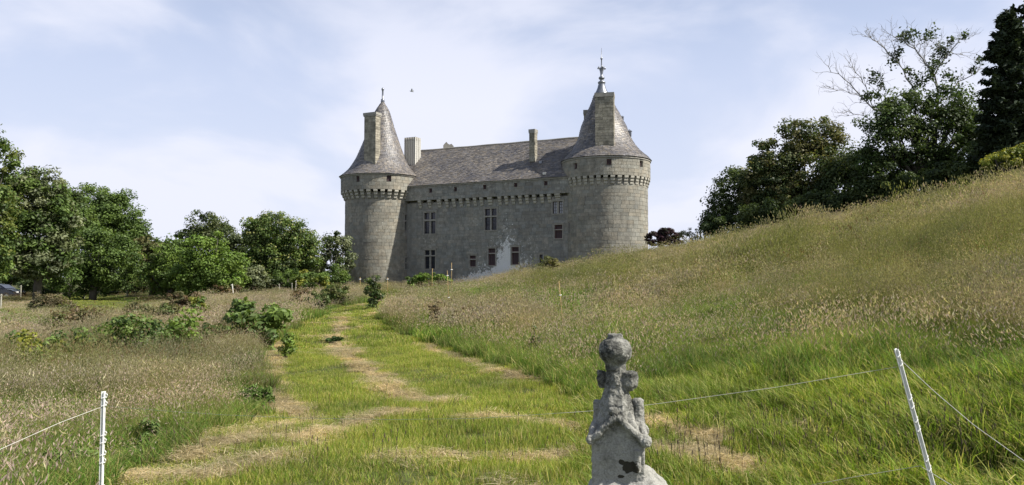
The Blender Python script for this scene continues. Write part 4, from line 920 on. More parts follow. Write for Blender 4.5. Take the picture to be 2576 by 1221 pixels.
# ------------------------------------------------------------------ grass
src = bpy.data.collections.new('grass_sources')
def tuft(name, n, rad, hr, wd, cols, bend, seed, heads=0, hcols=None, hh=(.5, .8), hsize=(.1, .012), lean=0, flat=0):
    r = np.random.default_rng(seed); V = []; Fq = []; C_ = []
    def strip(p0, d0, d1, L_, w_, c0, c1, k=3):
        b = len(V); side = np.array([-d0[1], d0[0], 0]) + 1e-6; a = r.uniform(0, 6.28); side = np.array([math.cos(a), math.sin(a), 0]); p = p0.copy()
        for i in range(k+1):
            t_ = i/k; d = d0*(1-t_)+d1*t_; d = d/np.linalg.norm(d)
            ww = w_*(1-.85*t_**1.4)
            V.append(p-side*ww/2); V.append(p+side*ww/2); cc_ = c0*(1-t_)+c1*t_; C_.append(cc_); C_.append(cc_)
            p = p+d*L_/k
        for i in range(k): Fq.append((b+2*i, b+2*i+1, b+2*i+3, b+2*i+2))
        return p, d
    for i in range(n):
        a = r.uniform(0, 6.28); q = rad*math.sqrt(r.random()); p0 = np.array([q*math.cos(a), q*math.sin(a), -.03]); c = np.array(cols[r.integers(len(cols))])*r.uniform(.55, 1.45)
        a2 = r.uniform(0, 6.28); out_ = np.array([math.cos(a2), math.sin(a2), 0])
        if flat: 
            p0[2] = r.uniform(.005, .05); d0 = out_+np.array([0, 0, r.uniform(-.05, .35)]); d1 = out_+np.array([r.normal()*.4, r.normal()*.4, r.uniform(-.3, .0)])
        else:
            d0 = np.array([0, 0, 1.])+out_*r.uniform(0, .35)+np.array([-lean*.6, 0, 0]); d1 = np.array([0, 0, 1-bend*r.uniform(.3, 1.3)])+out_*bend*r.uniform(.2, 1)+np.array([-lean*1.6, 0, -lean*.5])
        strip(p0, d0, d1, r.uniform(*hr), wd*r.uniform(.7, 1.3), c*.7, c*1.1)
    for i in range(heads):
        a = r.uniform(0, 6.28); q = rad*1.05*math.sqrt(r.random()); p0 = np.array([q*math.cos(a), q*math.sin(a), 0]); c = np.array([.2, .19, .08])*r.uniform(.8, 1.2)
        a2 = r.uniform(0, 6.28); out_ = np.array([math.cos(a2), math.sin(a2), 0])*r.uniform(0, .35)+np.array([-lean*.5-.06, 0, 0])
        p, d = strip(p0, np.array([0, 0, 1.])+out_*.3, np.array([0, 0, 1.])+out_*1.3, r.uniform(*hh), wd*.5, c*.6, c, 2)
        hc = np.array(hcols[r.integers(len(hcols))])*r.uniform(.75, 1.25); hl = hsize[0]*r.uniform(.6, 1.3); hw = hsize[1]*r.uniform(.7, 1.3)
        d = d+np.array([r.normal()*.15-.15, r.normal()*.15, 0]); d /= np.linalg.norm(d)
        a3 = r.uniform(0, 3.14)
        for aa in (a3, a3+1.57):
            s_ = np.array([math.cos(aa), math.sin(aa), 0]); b = len(V)
            V += [p, p+d*hl*.4+s_*hw/2, p+d*hl, p+d*hl*.4-s_*hw/2]; C_ += [hc*.8, hc, hc*1.1, hc]; Fq.append((b, b+1, b+2, b+3))
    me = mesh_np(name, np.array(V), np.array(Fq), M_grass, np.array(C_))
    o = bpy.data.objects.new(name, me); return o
def field(name, tufts, X, Y, Z, scl, rotz, tilt=.12, order=None):
    c = bpy.data.collections.new(name+'_sources')
    for t_ in tufts: c.objects.link(t_)
    n = len(X); me = bpy.data.meshes.new(name); me.vertices.add(n); me.vertices.foreach_set('co', np.stack([X, Y, Z], -1).astype(np.float32).ravel())
    a = me.attributes.new('rot', 'FLOAT_VECTOR', 'POINT'); a.data.foreach_set('vector', np.stack([rng.normal(size=n)*tilt, rng.normal(size=n)*tilt, rotz], -1).astype(np.float32).ravel())
    a = me.attributes.new('scl', 'FLOAT_VECTOR', 'POINT'); a.data.foreach_set('vector', scl.astype(np.float32).ravel())
    a = me.attributes.new('pick', 'INT', 'POINT'); a.data.foreach_set('value', (rng.integers(0, len(tufts), n) if order is None else np.clip(order*len(tufts), 0, len(tufts)-1)).astype(np.int32))
    me.materials.append(M_grass)
    o = link(name, me); tag(o, kind='stuff')
    g = bpy.data.node_groups.new(name, 'GeometryNodeTree'); g.interface.new_socket('Geometry', in_out='INPUT', socket_type='NodeSocketGeometry'); g.interface.new_socket('Geometry', in_out='OUTPUT', socket_type='NodeSocketGeometry')
    gi = g.nodes.new('NodeGroupInput'); go = g.nodes.new('NodeGroupOutput'); ip = g.nodes.new('GeometryNodeInstanceOnPoints'); ci = g.nodes.new('GeometryNodeCollectionInfo')
    ci.inputs['Collection'].default_value = c; ci.inputs['Separate Children'].default_value = True; ci.inputs['Reset Children'].default_value = True
    ip.inputs['Pick Instance'].default_value = True
    def attr(nm, ty):
        q = g.nodes.new('GeometryNodeInputNamedAttribute'); q.data_type = ty; q.inputs[0].default_value = nm
        return [s for s in q.outputs if s.enabled and s.name == 'Attribute'][0]
    g.links.new(gi.outputs[0], ip.inputs['Points']); g.links.new(ci.outputs[0], ip.inputs['Instance']); g.links.new(attr('pick', 'INT'), ip.inputs['Instance Index'])
    g.links.new(attr('rot', 'FLOAT_VECTOR'), ip.inputs['Rotation']); g.links.new(attr('scl', 'FLOAT_VECTOR'), ip.inputs['Scale']); g.links.new(ip.outputs[0], go.inputs[0])
    md = o.modifiers.new('instances', 'NODES'); md.node_group = g
    return o
C_cut = [(.23, .265, .048), (.17, .235, .04), (.3, .29, .075), (.12, .2, .03), (.38, .32, .15), (.16, .22, .035)]
C_straw = [(.5, .42, .27), (.4, .33, .2), (.62, .53, .37), (.28, .23, .13)]
C_tall = [(.1, .17, .035), (.13, .2, .045), (.08, .14, .03), (.16, .2, .06)]
C_head = [(.39, .31, .285), (.34, .265, .25), (.42, .36, .3), (.27, .215, .195), (.36, .34, .225), (.4, .32, .285)]
C_lush = [(.085, .155, .028), (.105, .19, .032), (.065, .12, .024), (.15, .21, .045)]
C_comb = [(.13, .195, .03), (.165, .22, .038), (.095, .155, .025), (.23, .24, .075)]
def bank(kind, far):
    k = 2.3 if far else 1.0; nn = .55 if far else 1; out_ = []
    for i in range(5):
        s = i*7+(100 if far else 0); pass
        if kind == 'cut': out_.append(tuft('grass_tuft_'+'abcde'[i], int(150*nn), .26, (.045, .13), .007*k, C_cut, .9, 500+s))
        if kind == 'straw': out_.append(tuft('straw_tuft_'+'abcde'[i], int(170*nn), .26, (.08, .24), .006*k, C_straw, .3, 600+s, flat=1))
        if kind == 'tall':
            q = i/4; hcs = [tuple((1-q)*a+q*b for a, b in zip(hc_, (.19, .2, .085))) for hc_ in C_head]
            out_.append(tuft('meadow_tuft_'+'abcde'[i], int(115*nn), .3, (.25, .58), .008*k, C_tall, .7, 700+s, heads=int(60*(.8 if far else 1.5)), hcols=hcs, hh=(.35, .72), hsize=(.085 if far else .06, .011*(2.1 if far else .85))))
        if kind == 'lush': out_.append(tuft('green_tuft_'+'abcde'[i], int(135*nn), .3, (.22, .52), .012*k, C_lush+[(.3, .28, .12)], .9, 800+s, heads=int(8*nn), hcols=C_head, hh=(.4, .65), hsize=(.08, .014*(1.6 if far else 1)), lean=.1))
        if kind == 'comb': out_.append(tuft('combed_tuft_'+'abcde'[i], int(140*nn), .3, (.16, .42), .011*k, C_comb+[(.33, .3, .13), (.1, .15, .025)], 1.0, 900+s, lean=.42))
    return out_
def scatter(y0, y1, dens, far):
    n = int(dens*1.2*.5*1.58*(y1*y1-y0*y0)); Y = np.sqrt(rng.uniform(y0*y0, y1*y1, n)); X = rng.uniform(-.79, .79, n)*Y
    return X, Y, np.full(n, far)
parts = [scatter(4.5, 12, 34, False), scatter(12, 24, 24, False), scatter(24, 42, 13, True), scatter(42, 92, 6.5, True)]
X = np.concatenate([q[0] for q in parts]); Y = np.concatenate([q[1] for q in parts]); far = np.concatenate([q[2] for q in parts])
# nothing grows inside the towers or the house
inside = (np.hypot(X-CLX, Y-CLY) < RL+.1) | (np.hypot(X-CRX, Y-CRY) < RR+.1) | (((X-WA[0])*WN[0]+(Y-WA[1])*WN[1] < .1) & (X > CLX) & (X < CRX+2) & (Y > 80))
for (bx_, by_, bw_, bh_) in CLEAR:
    inside |= (np.abs(X-bx_) < bw_) & (Y < by_+bw_*.7) & (Y > by_-bw_*.5-.6) & (rng.random(len(X)) < .85)
X, Y, far = X[~inside], Y[~inside], far[~inside]
Wz, Z = zones(X, Y); cum = np.cumsum(Wz, -1); pick = (rng.random(len(X))[:, None] > cum).sum(-1).clip(0, 4)
dist_scale = np.where(Y > 42, 1.25, np.where(Y > 24, 1.05, 1.0))
n4 = pnoise(X, Y, 2.2, 9); n5 = pnoise(X, Y*.6, 5, 19); n6 = pnoise(X, Y, .9, 23)
# broad-leaved weeds and brown stalks mixed through the tall grass
wk = (pick == 2) & (Y > 9) & (rng.random(len(X)) < np.where(X < 0, .09, .035)*(.3+1.6*(n5 > .55)))
for fr in (False, True):
    k = wk & (far == fr); kk = 2.0 if fr else 1
    bk = [tuft('weed_tuft_'+'abcd'[i], 46, .3, (.25, .6), .03*min(kk, 1.5), [[(.05, .08, .025), (.07, .11, .03)], [(.09, .11, .035), (.06, .08, .03)], [(.11, .08, .04), (.08, .09, .035)], [(.06, .12, .025), (.08, .13, .03)]][i], 1.1, 980+i+10*fr, heads=[6, 10, 26, 2][i], hcols=[(.15, .105, .06), (.19, .135, .085)], hh=(.4, .72), hsize=(.14 if fr else .07, .018*kk if fr else .011)) for i in range(4)]
    s = rng.uniform(.7, 1.25, k.sum())*np.where(Y[k] > 30, .7, 1); field('meadow_weeds', bk, X[k], Y[k], Z[k], np.stack([s, s, s*.85], -1), rng.uniform(0, 6.28, k.sum()), .1)
for ki, (kind, nm) in enumerate((('cut', 'mown_grass'), ('straw', 'cut_straw'), ('tall', 'seeding_meadow_grass'), ('lush', 'lush_green_grass'), ('comb', 'wind_combed_grass'))):
    for fr in (False, True):
        k = (pick == ki) & (far == fr)
        if k.sum() == 0: continue
        rz = rng.uniform(0, 6.28, k.sum()) if kind != 'comb' else rng.normal(size=k.sum())*.9
        s = dist_scale[k]*rng.uniform(.75, 1.2, k.sum())*(.85+.3*n4[k])
        near_w = np.ones(k.sum())
        for (bx_, by_, bw_, bh_) in CLEAR: near_w[(np.abs(X[k]-bx_) < bw_*1.15) & (Y[k] > by_-1.2) & (Y[k] < by_+bw_)] = .5
        sz = near_w*s/dist_scale[k]*{'tall': .66, 'lush': .7, 'comb': .8, 'cut': 1.0, 'straw': 1.0}[kind]*np.where(Y[k] > 36, .9, 1)*np.where((Y[k] > 24) & (X[k]/Y[k] < -.4), np.interp(Y[k], [24, 34, 46], [.9, .6, .45]), 1)*((.45+1.1*n6[k]) if kind == 'cut' else 1)*((.58+.5*n4[k]+.28*n6[k])*np.where((rng.random(k.sum()) < .09) & (Y[k] > 16), np.where(X[k] > 0, 1.65, 1.35), 1) if kind in ('tall', 'lush') else 1)
        s = np.stack([s, s, sz], -1)
        field(nm, bank(kind, fr), X[k], Y[k], Z[k], s, rz, .05 if kind == 'straw' else .1, None if kind != 'tall' else (n4[k]*.45+n5[k]*.75-.17+rng.normal(size=k.sum())*.16))
# dark plantain stalks standing in the foreground
r = random.Random(77); m = MB(); cnt = 0
for k in range(520):
    y = r.uniform(1000, 1215)**1; x = r.uniform(1600, 2600) if r.random() < .72 else r.uniform(300, 1600)
    if y < 1090 and r.random() < .6: continue
    gx_, gd = ground_px(x, y, 4, 40); z = h(gx_, gd); hh_ = r.uniform(.16, .36); dx, dy = r.gauss(0, .04), r.gauss(0, .04)
    p0 = (gx_, gd, z); p1 = (gx_+dx, gd+dy, z+hh_); m.tube([p0, p1], [.0022, .0018], 3, False); m.tube([p1, (p1[0]+dx*.1, p1[1], p1[2]+.035)], [.006, .004], 4)
tag(m.build('plantain_stalks', plain('plantain', (.075, .055, .03), .9)), kind='stuff')

# ------------------------------------------------------------------ electric fence in front
M_post = plain('white_plastic', (.68, .68, .65), .5, var=.22, sc_=30); M_wire = plain('white_rope', (.5, .48, .42), .7)
fence = empty('electric_fence', (-1.5, 7.0, h(-1.5, 7))); tag(fence, 'white plastic electric fence with two posts and thin cord across the foreground', 'fence')
def ppost(top, bot, dep, seed):
    T = pt(*top, dep); B = pt(*bot, dep); d = (T-B)/np.linalg.norm(T-B); B = B-d*.35
    side = np.array([math.cos(.75), math.sin(.75), 0]); side = side-d*(side@d); side /= np.linalg.norm(side); fw = np.cross(d, side)
    if fw[1] > 0: fw = -fw
    fw = -fw
    Lp = np.linalg.norm(T-B); m = MB(); w_ = .018
    # T-shaped web: flat plate with a rib, as on plastic stakes
    def bar(a, b2, hw, ht, off=0):
        P = []
        for q in (a, b2):
            for i, j in ((-1, -1), (1, -1), (1, 1), (-1, 1)): P.append(B+d*q+side*hw*i+fw*(ht*j+off))
        m.add(P, [(0, 1, 2, 3)[::-1], (4, 5, 6, 7), (0, 1, 5, 4), (1, 2, 6, 5), (2, 3, 7, 6), (3, 0, 4, 7)])
    bar(0, Lp, w_, .003); bar(0, Lp-.004, .004, .012, -.009)
    o = m.build('post', M_post, fence)
    r = random.Random(seed)
    for q in (Lp-.05, Lp-.115, Lp-.36, Lp-.42, Lp-.52, Lp-.585, Lp-.80, Lp-.87):
        m = MB()
        c_ = B+d*q; sg = 1
        m.tube([c_+fw*.0-side*.012, c_+side*.02+fw*-.014, c_+side*.026+d*.018+fw*-.014, c_+side*.02+d*.034+fw*-.01], [.005, .006, .005, .003], 5); m.tube([c_-side*.018+fw*-.008-d*.008, c_-side*.004+fw*-.016, c_+side*.01-fw*.012+d*.012], [.005, .007, .005], 5)
        m.build('cord_hook', M_post, o)
    return T, B, d, side
TLp, BLp, dl_, sl_ = ppost((260.5, 985), (254.5, 1221), 6.6, 1)
TRp, BRp, dr_, sr_ = ppost((2252, 878), (2345, 1221), 5.6, 2)
M_gcord = plain('green_cord', (.2, .24, .17), .7)
def cord(pts_, rad, name='cord', mat=None):
    m = MB(); m.tube(pts_, rad, 5); return m.build(name, mat or M_wire, fence, True)
def sagline(a, b2, n, sag, jit=.004):
    r = random.Random(int(abs(a[0])*100)); return [a+(b2-a)*i/n-np.array([0, 0, sag*4*(i/n)*(1-i/n)])+np.array([0, r.gauss(0, jit), r.gauss(0, jit)]) for i in range(n+1)]
def polyline_px(P, dep0, dep1, n=60):
    xs_ = [q[0] for q in P]; ys_ = [q[1] for q in P]; out_ = []
    for i in range(n+1):
        x = xs_[0]+(xs_[-1]-xs_[0])*i/n; y = np.interp(x, xs_, ys_) if xs_[0] < xs_[-1] else np.interp(x, xs_[::-1], ys_[::-1])
        # depth varies so that the cord is straight in plan
        t_ = i/n; u0 = (xs_[0]-CX)/F; u1 = (xs_[-1]-CX)/F; u = (x-CX)/F
        X0, X1 = u0*dep0, u1*dep1
        den = (X1-X0)-u*(dep1-dep0); s_ = (u*dep0-X0)/den; out_.append(pt(x, y, dep0+(dep1-dep0)*s_))
    return out_
main = polyline_px([(262, 1022), (400, 1033), (560, 1044), (760, 1052), (980, 1056), (1200, 1053), (1480, 1035), (1640, 1018), (1950, 975), (2258, 923)], 6.6, 5.6)
cord(main[:35], .0014, mat=M_gcord); cord(main[34:], .0016)
cord(polyline_px([(256, 1024), (150, 1064), (0, 1131), (-250, 1250)], 6.6, 4.2, 20), .0024)
cord(polyline_px([(2266, 906), (2350, 985), (2450, 1070), (2576, 1160), (2700, 1250)], 5.6, 4.2, 24), .0022)
cord(polyline_px([(2318, 1175), (2400, 1225), (2500, 1290)], 5.6, 4.6, 8), .0026)
cord(polyline_px([(2040, 1221), (2150, 1200), (2318, 1172)], 5.9, 5.6, 8), .0018)
# ------------------------------------------------------------------ canes with insulators
M_cane = plain('bamboo_cane', (.38, .25, .09), .6)
def cane(label, top, bot, ins, d=None):
    gx_, gd = ground_px(bot[0], bot[1]+6); gd = d or gd; T = pt(*top, gd); B = pt(bot[0], bot[1], gd); B[2] = h(B[0], gd)-.1
    root = empty('cane', (B[0], B[1], B[2]+.1)); tag(root, label, 'stake', 'thin canes standing in the meadow')
    m = MB(); m.tube([B, (T+B)/2, T], [.009*max(1, gd/34)]*3, 6); m.build('rod', M_cane, root, True)
    for y in ins:
        t_ = (y-top[1])/(bot[1]-top[1]); c_ = pt(top[0]+(bot[0]-top[0])*t_, y, gd); k = max(.5, gd/50); m = MB()
        m.tube([c_+np.array([-.07*k, -.015, .01*k]), c_+np.array([-.03*k, -.03, -.01]), c_+np.array([.03*k, -.03, .0]), c_+np.array([.06*k, -.015, .03*k])], [.02*k, .03*k, .03*k, .015*k], 6)
        m.build('insulator', M_post, root, True)
cane('thin orange cane with two white insulators on the slope above the stone pinnacle', (1406, 707), (1420, 850), (743, 838))
cane('thin cane with two white insulators left of the limewashed wall patch', (1125, 681), (1131, 790), (694, 749))
cane('pale far cane with one insulator just right of the double-insulator cane', (1136, 661), (1136, 735), (679,), 52)
cane('short yellow cane standing in the bright nettles', (1088, 676), (1086, 715), (), 62)
cane('short cane in front of the left tower, right of the small dark bush', (975, 699), (975, 735), (703,), 60)
cane('short cane in front of the left tower, left of the small dark bush', (906, 698), (906, 725), (703,), 70)
# ------------------------------------------------------------------ far field fence
M_wood = plain('weathered_post', (.36, .34, .28), .9); M_fwire = plain('fence_wire', (.12, .12, .12), .5, .6)
ff = empty('field_fence', (pt(211, 745, 76)[0], 76, .4)); tag(ff, 'row of pale wooden field fence posts with dark wire before the left wood', 'fence')
fpos = []
for (x, yt, yb, d, wd) in ((131, 724, 748, 76, .12), (160, 727, 745, 80, .08), (211.5, 732, 748, 76, .15), (320, 731, 748, 77, .15), (432, 734, 746, 78, .12)):
    T = pt(x, yt, d); zb = h(T[0], d); m = MB(); m.tube([(T[0], d, zb-.2), (T[0], d, T[2])], wd/2*1.05, 7); m.build('post', M_wood, ff); fpos.append(T)
for k in (.12, .55):
    m = MB(); m.tube([p-np.array([0, 0.03, k]) for p in fpos], .014, 4); m.build('wire', M_fwire, ff)
for lb, x, yt, yb, d, lean in (('pale stake at the far left edge below the parked car', 3.5, 740, 775, 50, .02), ('pale stake just right of the parked car', 53, 718, 742, 72, 0), ('white leaning stake rising behind the brown grassy mound', 64, 708, 735, 80, .06),
        ('leaning white stake before the bright green dome-shaped tree', 584, 715, 745, 66, -.12), ('white post standing beside the foot of the left tower', 863, 697, 722, 80, 0), ('thin pale stake below the yellow-tipped tree, nearer the tower', 735, 712, 738, 72, .03), ('thin pale stake below the yellow-tipped tree, nearer the wood', 703, 714, 738, 72, 0), ('thin stake in front of the bush right of the bright dome', 745, 706, 735, 68, .05)):
    T = pt(x, yt, d); zb = h(T[0], d)-.2; B = np.array([T[0]-lean*(T[2]-zb), d, zb]); m = MB(); rr_ = .055 if 'thin' not in lb else .035; m.tube([B, T], [rr_, rr_*.9], 6); m.tube([T-np.array([.08, .02, .1]), T+np.array([.05, -.02, -.08])], rr_*.8, 5)
    tag(m.build('stake', M_wood if 'white' not in lb else plain('white_stake', (.6, .58, .52), .7)), lb, 'stake', 'pale stakes along the far edge of the left field')
# ------------------------------------------------------------------ parked car
def car():
    d = 74; c_ = pt(-6, 740, d); z0 = h(c_[0], d); root = empty('car', (c_[0], d, z0), R(3)); tag(root, 'dark parked car, windscreen side showing at the left edge behind the brown mound', 'car')
    M_paint, t, b, o = mat_new('dark_car_paint'); b.inputs['Base Color'].default_value = (.012, .014, .022, 1); b.inputs['Roughness'].default_value = .25; b.inputs['Coat Weight'].default_value = .6
    M_gl, t, b, o = mat_new('car_glass'); b.inputs['Base Color'].default_value = (.03, .035, .045, 1); b.inputs['Roughness'].default_value = .06; b.inputs['Specular IOR Level'].default_value = .9
    M_ty = plain('tyre', (.02, .02, .02), .9); M_rim = plain('rim', (.45, .45, .46), .35, .8); M_lamp = plain('lamp_glass', (.6, .6, .58), .2)
    from math import cos, sin
    cr3, sr3 = cos(R(3)), sin(R(3))
    def W(x, y, z): return (c_[0]+x*cr3-y*sr3, d+x*sr3+y*cr3, z0+z)
    prof = [(-2.15, .35), (-2.2, .62), (-2.1, .95), (-1.85, 1.02), (-1.3, 1.4), (-.7, 1.5), (.1, 1.5), (.55, 1.4), (1.15, 1.02), (1.75, .9), (2.1, .75), (2.18, .5), (2.12, .3), (1.75, .26), (-1.75, .26)]
    wid = lambda z: .88 if z < 1.0 else .88-(z-1.0)*.42
    n = len(prof); m = MB(); vs = [W(x, -wid(z), z) for x, z in prof]+[W(x, -wid(z)*.5, z+.015) for x, z in prof]+[W(x, wid(z)*.5, z+.015) for x, z in prof]+[W(x, wid(z), z) for x, z in prof]
    fs = [tuple(range(n)), tuple(range(3*n, 4*n))[::-1]]
    for r_ in range(3): fs += [(r_*n+i, (r_+1)*n+i, (r_+1)*n+(i+1) % n, r_*n+(i+1) % n) for i in range(n)]
    m.add(vs, fs); m.build('body', M_paint, root)
    q = MB(); q.add([W(.6, -.66, 1.395), W(1.13, -.8, 1.06), W(1.13, .8, 1.06), W(.6, .66, 1.395)], [(0, 1, 2, 3)]); 
    q.v = [(v[0]+.012, v[1], v[2]+.016) for v in q.v]; q.build('windscreen', M_gl, root)
    q = MB(); q.add([W(-1.33, -.68, 1.4), W(-1.8, -.82, 1.06), W(-1.8, .82, 1.06), W(-1.33, .68, 1.4)], [(3, 2, 1, 0)]); q.v = [(v[0]-.012, v[1], v[2]+.016) for v in q.v]; q.build('rear_window', M_gl, root)
    for sgn in (-1, 1):
        for pts_ in ([(-1.25, 1.35), (-.45, 1.43), (-.45, 1.03), (-1.6, 1.03)], [(-.38, 1.43), (.1, 1.43), (.5, 1.34), (.98, 1.03), (-.38, 1.03)]):
            q = MB(); q.add([W(x, sgn*(wid(z)+.006), z) for x, z in pts_], [tuple(range(len(pts_)))]); q.build('side_window', M_gl, root)
        q = MB(); q.box(W(.85, sgn*.98, 1.05), (.12, .2, .13), R(3)); q.build('mirror', M_paint, root)
        q = MB(); q.box(W(2.08, sgn*.62, .72), (.16, .34, .14), R(3)); q.build('headlight', M_lamp, root)
        for x in (-1.32, 1.32):
            q = MB(); c2 = np.array(W(x, sgn*.8, .32)); ax = np.array([-sr3, cr3, 0]); q.tube([c2-ax*.11, c2+ax*.11], .32, 20); wo = q.build('wheel', M_ty, root)
            q = MB(); q.tube([c2+ax*sgn*.112, c2+ax*sgn*.118], .2, 12); q.build('rim', M_rim, wo)
car()
# ------------------------------------------------------------------ gull
b0 = pt(1036, 230, 70); root = empty('bird', tuple(b0)); tag(root, 'small bird flying in the sky between the two towers', 'bird')
m = MB(); m.tube([b0+np.array([-.2, 0, .03]), b0+np.array([-.1, 0, .02]), b0, b0+np.array([.12, 0, -.03]), b0+np.array([.2, 0, -.05])], [.01, .05, .06, .045, .01], 8); m.build('body', plain('bird_grey', (.4, .4, .41)), root, True)
for sg in (-1, 1):
    m = MB(); m.add([b0+np.array([-.06, 0, .03]), b0+np.array([.07, 0, .02]), b0+np.array([.06, sg*.2, .16]), b0+np.array([.16, sg*.42, .1]), b0+np.array([-.02, sg*.22, .17])], [(0, 1, 2, 4), (4, 2, 3)]); m.v += [(v[0], v[1], v[2]+.012) for v in m.v]; m.f += [tuple(i+5 for i in f)[::-1] for f in m.f]; m.build('wing', bpy.data.materials['bird_grey'], root)

# ------------------------------------------------------------------ stone pinnacle in the foreground
PD = 3.5; PK = .3283*PD/F        # metres per measured unit
PXc = 372.0
pc = pt((1920+PXc*.4404)*.7454, 1000, PD)
def pz(y): return pt(1549, (1100+y*.4404)*.7454, PD)[2]
PR = R(-9)                        # turned a little to the left
M_pin, t, b, o = mat_new('lichened_granite'); p = wpos(t)
nA = noise(t, p, 9, 8, .7, .3); nB = noise(t, p, 34, 8, .75); nC = noise(t, p, 150, 4, .7); vo = N(t, 'ShaderNodeTexVoronoi'); vo.inputs['Scale'].default_value = 60; L(t, p, vo.inputs['Vector'])
sp = N(t, 'ShaderNodeSeparateXYZ'); L(t, p, sp.inputs[0])
hgt = N(t, 'ShaderNodeMapRange'); L(t, sp.outputs[2], hgt.inputs[0]); hgt.inputs[1].default_value = pz(1000); hgt.inputs[2].default_value = pz(250); hgt.inputs[3].default_value = -.13; hgt.inputs[4].default_value = .035
mask = math_(t, 'ADD', math_(t, 'ADD', math_(t, 'MULTIPLY', nA, .55), math_(t, 'MULTIPLY', nB, .5)), hgt.outputs[0])
c = ramp(t, mask, [(.38, (.41, .4, .36)), (.47, (.31, .305, .27)), (.54, (.17, .168, .148)), (.61, (.06, .06, .054))])
c = mixc(t, ramp(t, noise(t, p, 22, 9, .8), [(.57, 0), (.60, .8)]), c, (.48, .475, .42))
c = mixc(t, 1.0, c, ramp(t, nC, [(.3, .7), (.7, 1.25)]), 'MULTIPLY')
# broken-away plaster on the front
def patch(px_, py_, rx, ry):
    X_ = pc[0]+(px_-PXc)*PK; Z_ = pz(py_)
    a_ = math_(t, 'DIVIDE', math_(t, 'SUBTRACT', sp.outputs[0], float(X_)), rx*PK); b2_ = math_(t, 'DIVIDE', math_(t, 'SUBTRACT', sp.outputs[2], float(Z_)), ry*PK)
    return math_(t, 'SUBTRACT', 1.0, math_(t, 'ADD', math_(t, 'MULTIPLY', a_, a_), math_(t, 'MULTIPLY', b2_, b2_)))
pm = math_(t, 'MAXIMUM', patch(435, 1040, 75, 62), math_(t, 'MAXIMUM', patch(370, 1000, 32, 28), patch(360, 1105, 45, 16)))
pm = ramp(t, math_(t, 'ADD', pm, math_(t, 'MULTIPLY', math_(t, 'SUBTRACT', noise(t, p, 28, 5), .5), 3.2)), [(.45, 0), (.5, 1)])
c = mixc(t, pm, c, (.06, .055, .04))
L(t, c, b.inputs['Base Color']); b.inputs['Roughness'].default_value = .95; b.inputs['Specular IOR Level'].default_value = .15
bump(t, b, math_(t, 'SUBTRACT', math_(t, 'ADD', math_(t, 'MULTIPLY', nB, .8), math_(t, 'MULTIPLY', nC, .35)), math_(t, 'MULTIPLY', pm, .5)),   .02, 1.0)
pin = empty('stone_pinnacle', (pc[0], PD, h(pc[0], PD))); tag(pin, 'weathered lichen-covered stone pinnacle with ball top and gabled shaft in the foreground', 'pinnacle')
cP, sP = math.cos(PR), math.sin(PR)
def LP(x, y, z):   # local units: x right, y away, z = measured height mark
    X_ = (x-PXc)*PK; Y_ = y*PK; return (pc[0]+X_*cP-Y_*sP, PD+X_*sP+Y_*cP, pz(z))
def lat(m, x, y, prof, n=20, sq=0):
    vs = []; fs = []
    for r_, z in prof:
        for k in range(n):
            a = 2*math.pi*k/n+(math.pi/4 if n == 4 else (math.pi/8 if n == 8 else 0)); vs.append(LP(x+r_*math.cos(a), y+r_*math.sin(a), z))
    for i in range(len(prof)-1):
        for k in range(n): a_ = i*n+k; b2_ = i*n+(k+1) % n; fs.append((a_, b2_, b2_+n, a_+n))
    fs += [tuple(range(n)), tuple(range((len(prof)-1)*n, len(prof)*n))[::-1]]; m.add(vs, fs)
def bar3(m, a, b2, wx, wz):
    """square moulding between two local points"""
    a = np.array(LP(*a)); b2 = np.array(LP(*b2)); m.tube([a, b2], [wx*PK, wz*PK], 8)
def rough(o, vox, amp, scl, amp2=0):
    md = o.modifiers.new('r', 'REMESH'); md.mode = 'VOXEL'; md.voxel_size = vox; md.use_smooth_shade = True
    sm = o.modifiers.new('s', 'SMOOTH'); sm.iterations = 1; sm.factor = .6
    for k, (A, S_) in enumerate(((amp, scl), (amp*.45, scl*.3))):
        tx = bpy.data.textures.new('rock', 'CLOUDS'); tx.noise_scale = S_; tx.noise_depth = 4; dd = o.modifiers.new('d', 'DISPLACE'); dd.texture = tx; dd.strength = A; dd.mid_level = .5; dd.texture_coords = 'GLOBAL'
def ring(m, x, y, z, rad, n=10, sy=1): 
    c_ = np.array(LP(x, y, z)); vs = []; fs = []
    for j in range(1, 6):
        for k in range(n): th = math.pi*j/6; a = 2*math.pi*k/n; vs.append(c_+np.array([math.sin(th)*math.cos(a), math.sin(th)*math.sin(a), math.cos(th)*sy])*rad*PK)
    for j in range(4):
        for k in range(n): a_ = j*n+k; b2_ = j*n+(k+1) % n; fs.append((a_, b2_, b2_+n, a_+n))
    fs += [tuple(range(n)), tuple(range(4*n, 5*n))[::-1]]; m.add(vs, fs)
# ball
m = MB(); lat(m, 358, 0, [(30, 62), (52, 66), (55, 80), (62, 98), (90, 112), (112, 138), (126, 170), (128, 200), (120, 232), (104, 258), (84, 280), (76, 300), (76, 340)], 24); rough(m.build('ball_finial', M_pin, pin), .0028, .010, .03)
# neck with crockets
m = MB(); lat(m, 362, 0, [(76, 300), (80, 360), (90, 450), (108, 530), (135, 590), (150, 680), (185, 800)], 8)
lat(m, 460, -22, [(40, 342), (62, 352), (66, 400), (60, 450), (34, 492)], 8); lat(m, 500, 10, [(20, 365), (30, 375), (30, 450), (18, 480)], 8)
lat(m, 250, 10, [(24, 346), (32, 356), (34, 420), (18, 478)], 8); lat(m, 350, 90, [(40, 342), (55, 352), (58, 440), (30, 492)], 8); lat(m, 365, -60, [(18, 370), (30, 380), (32, 440), (16, 470)], 8)
rough(m.build('crocketed_neck', M_pin, pin), .0026, .012, .025)
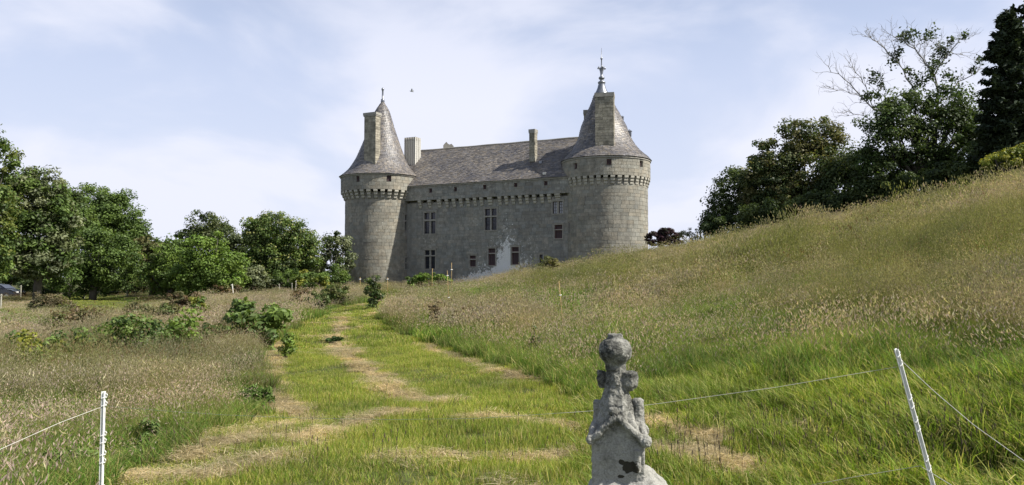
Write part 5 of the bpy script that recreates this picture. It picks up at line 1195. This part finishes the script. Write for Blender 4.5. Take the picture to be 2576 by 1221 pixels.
# gabled body: four gables round a square shaft
m = MB(); W2 = 192; zE, zA = 850, 655
lat(m, 378, 0, [(W2*1.414, 1200), (W2*1.414, 870), (W2*1.35, 830), (120*1.414, 720), (95*1.414, 640)], 4)
for dx, dy in ((0, -1), (1, 0), (0, 1), (-1, 0)):
    ox, oy = dx*(W2-6), dy*(W2-6); tx_, ty_ = -dy, dx
    A = [LP(378+ox+tx_*q, oy+ty_*q, z) for q, z in ((-W2*.98, 1190), (W2*.98, 1190), (W2*.98, 850), (0, 655), (-W2*.98, 850))]; B = [LP(378+tx_*q, ty_*q, z) for q, z in ((-W2*.98, 1190), (W2*.98, 1190), (W2*.98, 850), (0, 655), (-W2*.98, 850))]
    m.add(A+B, [(0, 1, 2, 3, 4), (9, 8, 7, 6, 5)]+[(i, 5+i, 5+(i+1) % 5, (i+1) % 5) for i in range(5)])
rough(m.build('gabled_shaft', M_pin, pin), .003, .009, .035)
m = MB()
for dx, dy in ((0, -1), (1, 0), (0, 1), (-1, 0)):
    ox, oy = dx*(W2+14), dy*(W2+14); tx_, ty_ = -dy, dx; ap = (368, oy, 662) if dy else (378+dx*(W2-38), 0, 705)
    for q in (-1, 1):
        bar3(m, ap, (378+ox+tx_*q*(W2-2), oy+ty_*q*(W2-2), 838), 27, 29)
for cx_, cy_, rr_ in ((-1, -1, 38), (1, -1, 50), (1, 1, 38), (-1, 1, 38)): ring(m, 378+cx_*(W2+6), cy_*(W2+6), 838, rr_)
lat(m, 378+W2*.76, -10, [(36, 552), (48, 566), (48, 640), (52, 760), (54, 830)], 10); lat(m, 378-W2*.78, 0, [(46, 574), (54, 584), (52, 640), (46, 720), (54, 820)], 4); ring(m, 345, -W2+20, 628, 38); lat(m, 372, W2*.8, [(30, 560), (38, 580), (40, 780)], 8)
bar3(m, (520, -W2-6, 905), (520, -W2-4, 1070), 24, 26)
rough(m.build('gable_moulding', M_pin, pin), .0026, .010, .022)
# flared base slab and pier down to the ground
m = MB(); lat(m, 450, 0, [(140*1.414, 1085), (180*1.414, 1125), (215*1.414, 1165), (262*1.414, 1225), (340*1.414, 1330), (400*1.414, 1500), (380*1.414, 1510), (380*1.414, 3090)], 4); rough(m.build('plinth', M_pin, pin), .01, .03, .08)
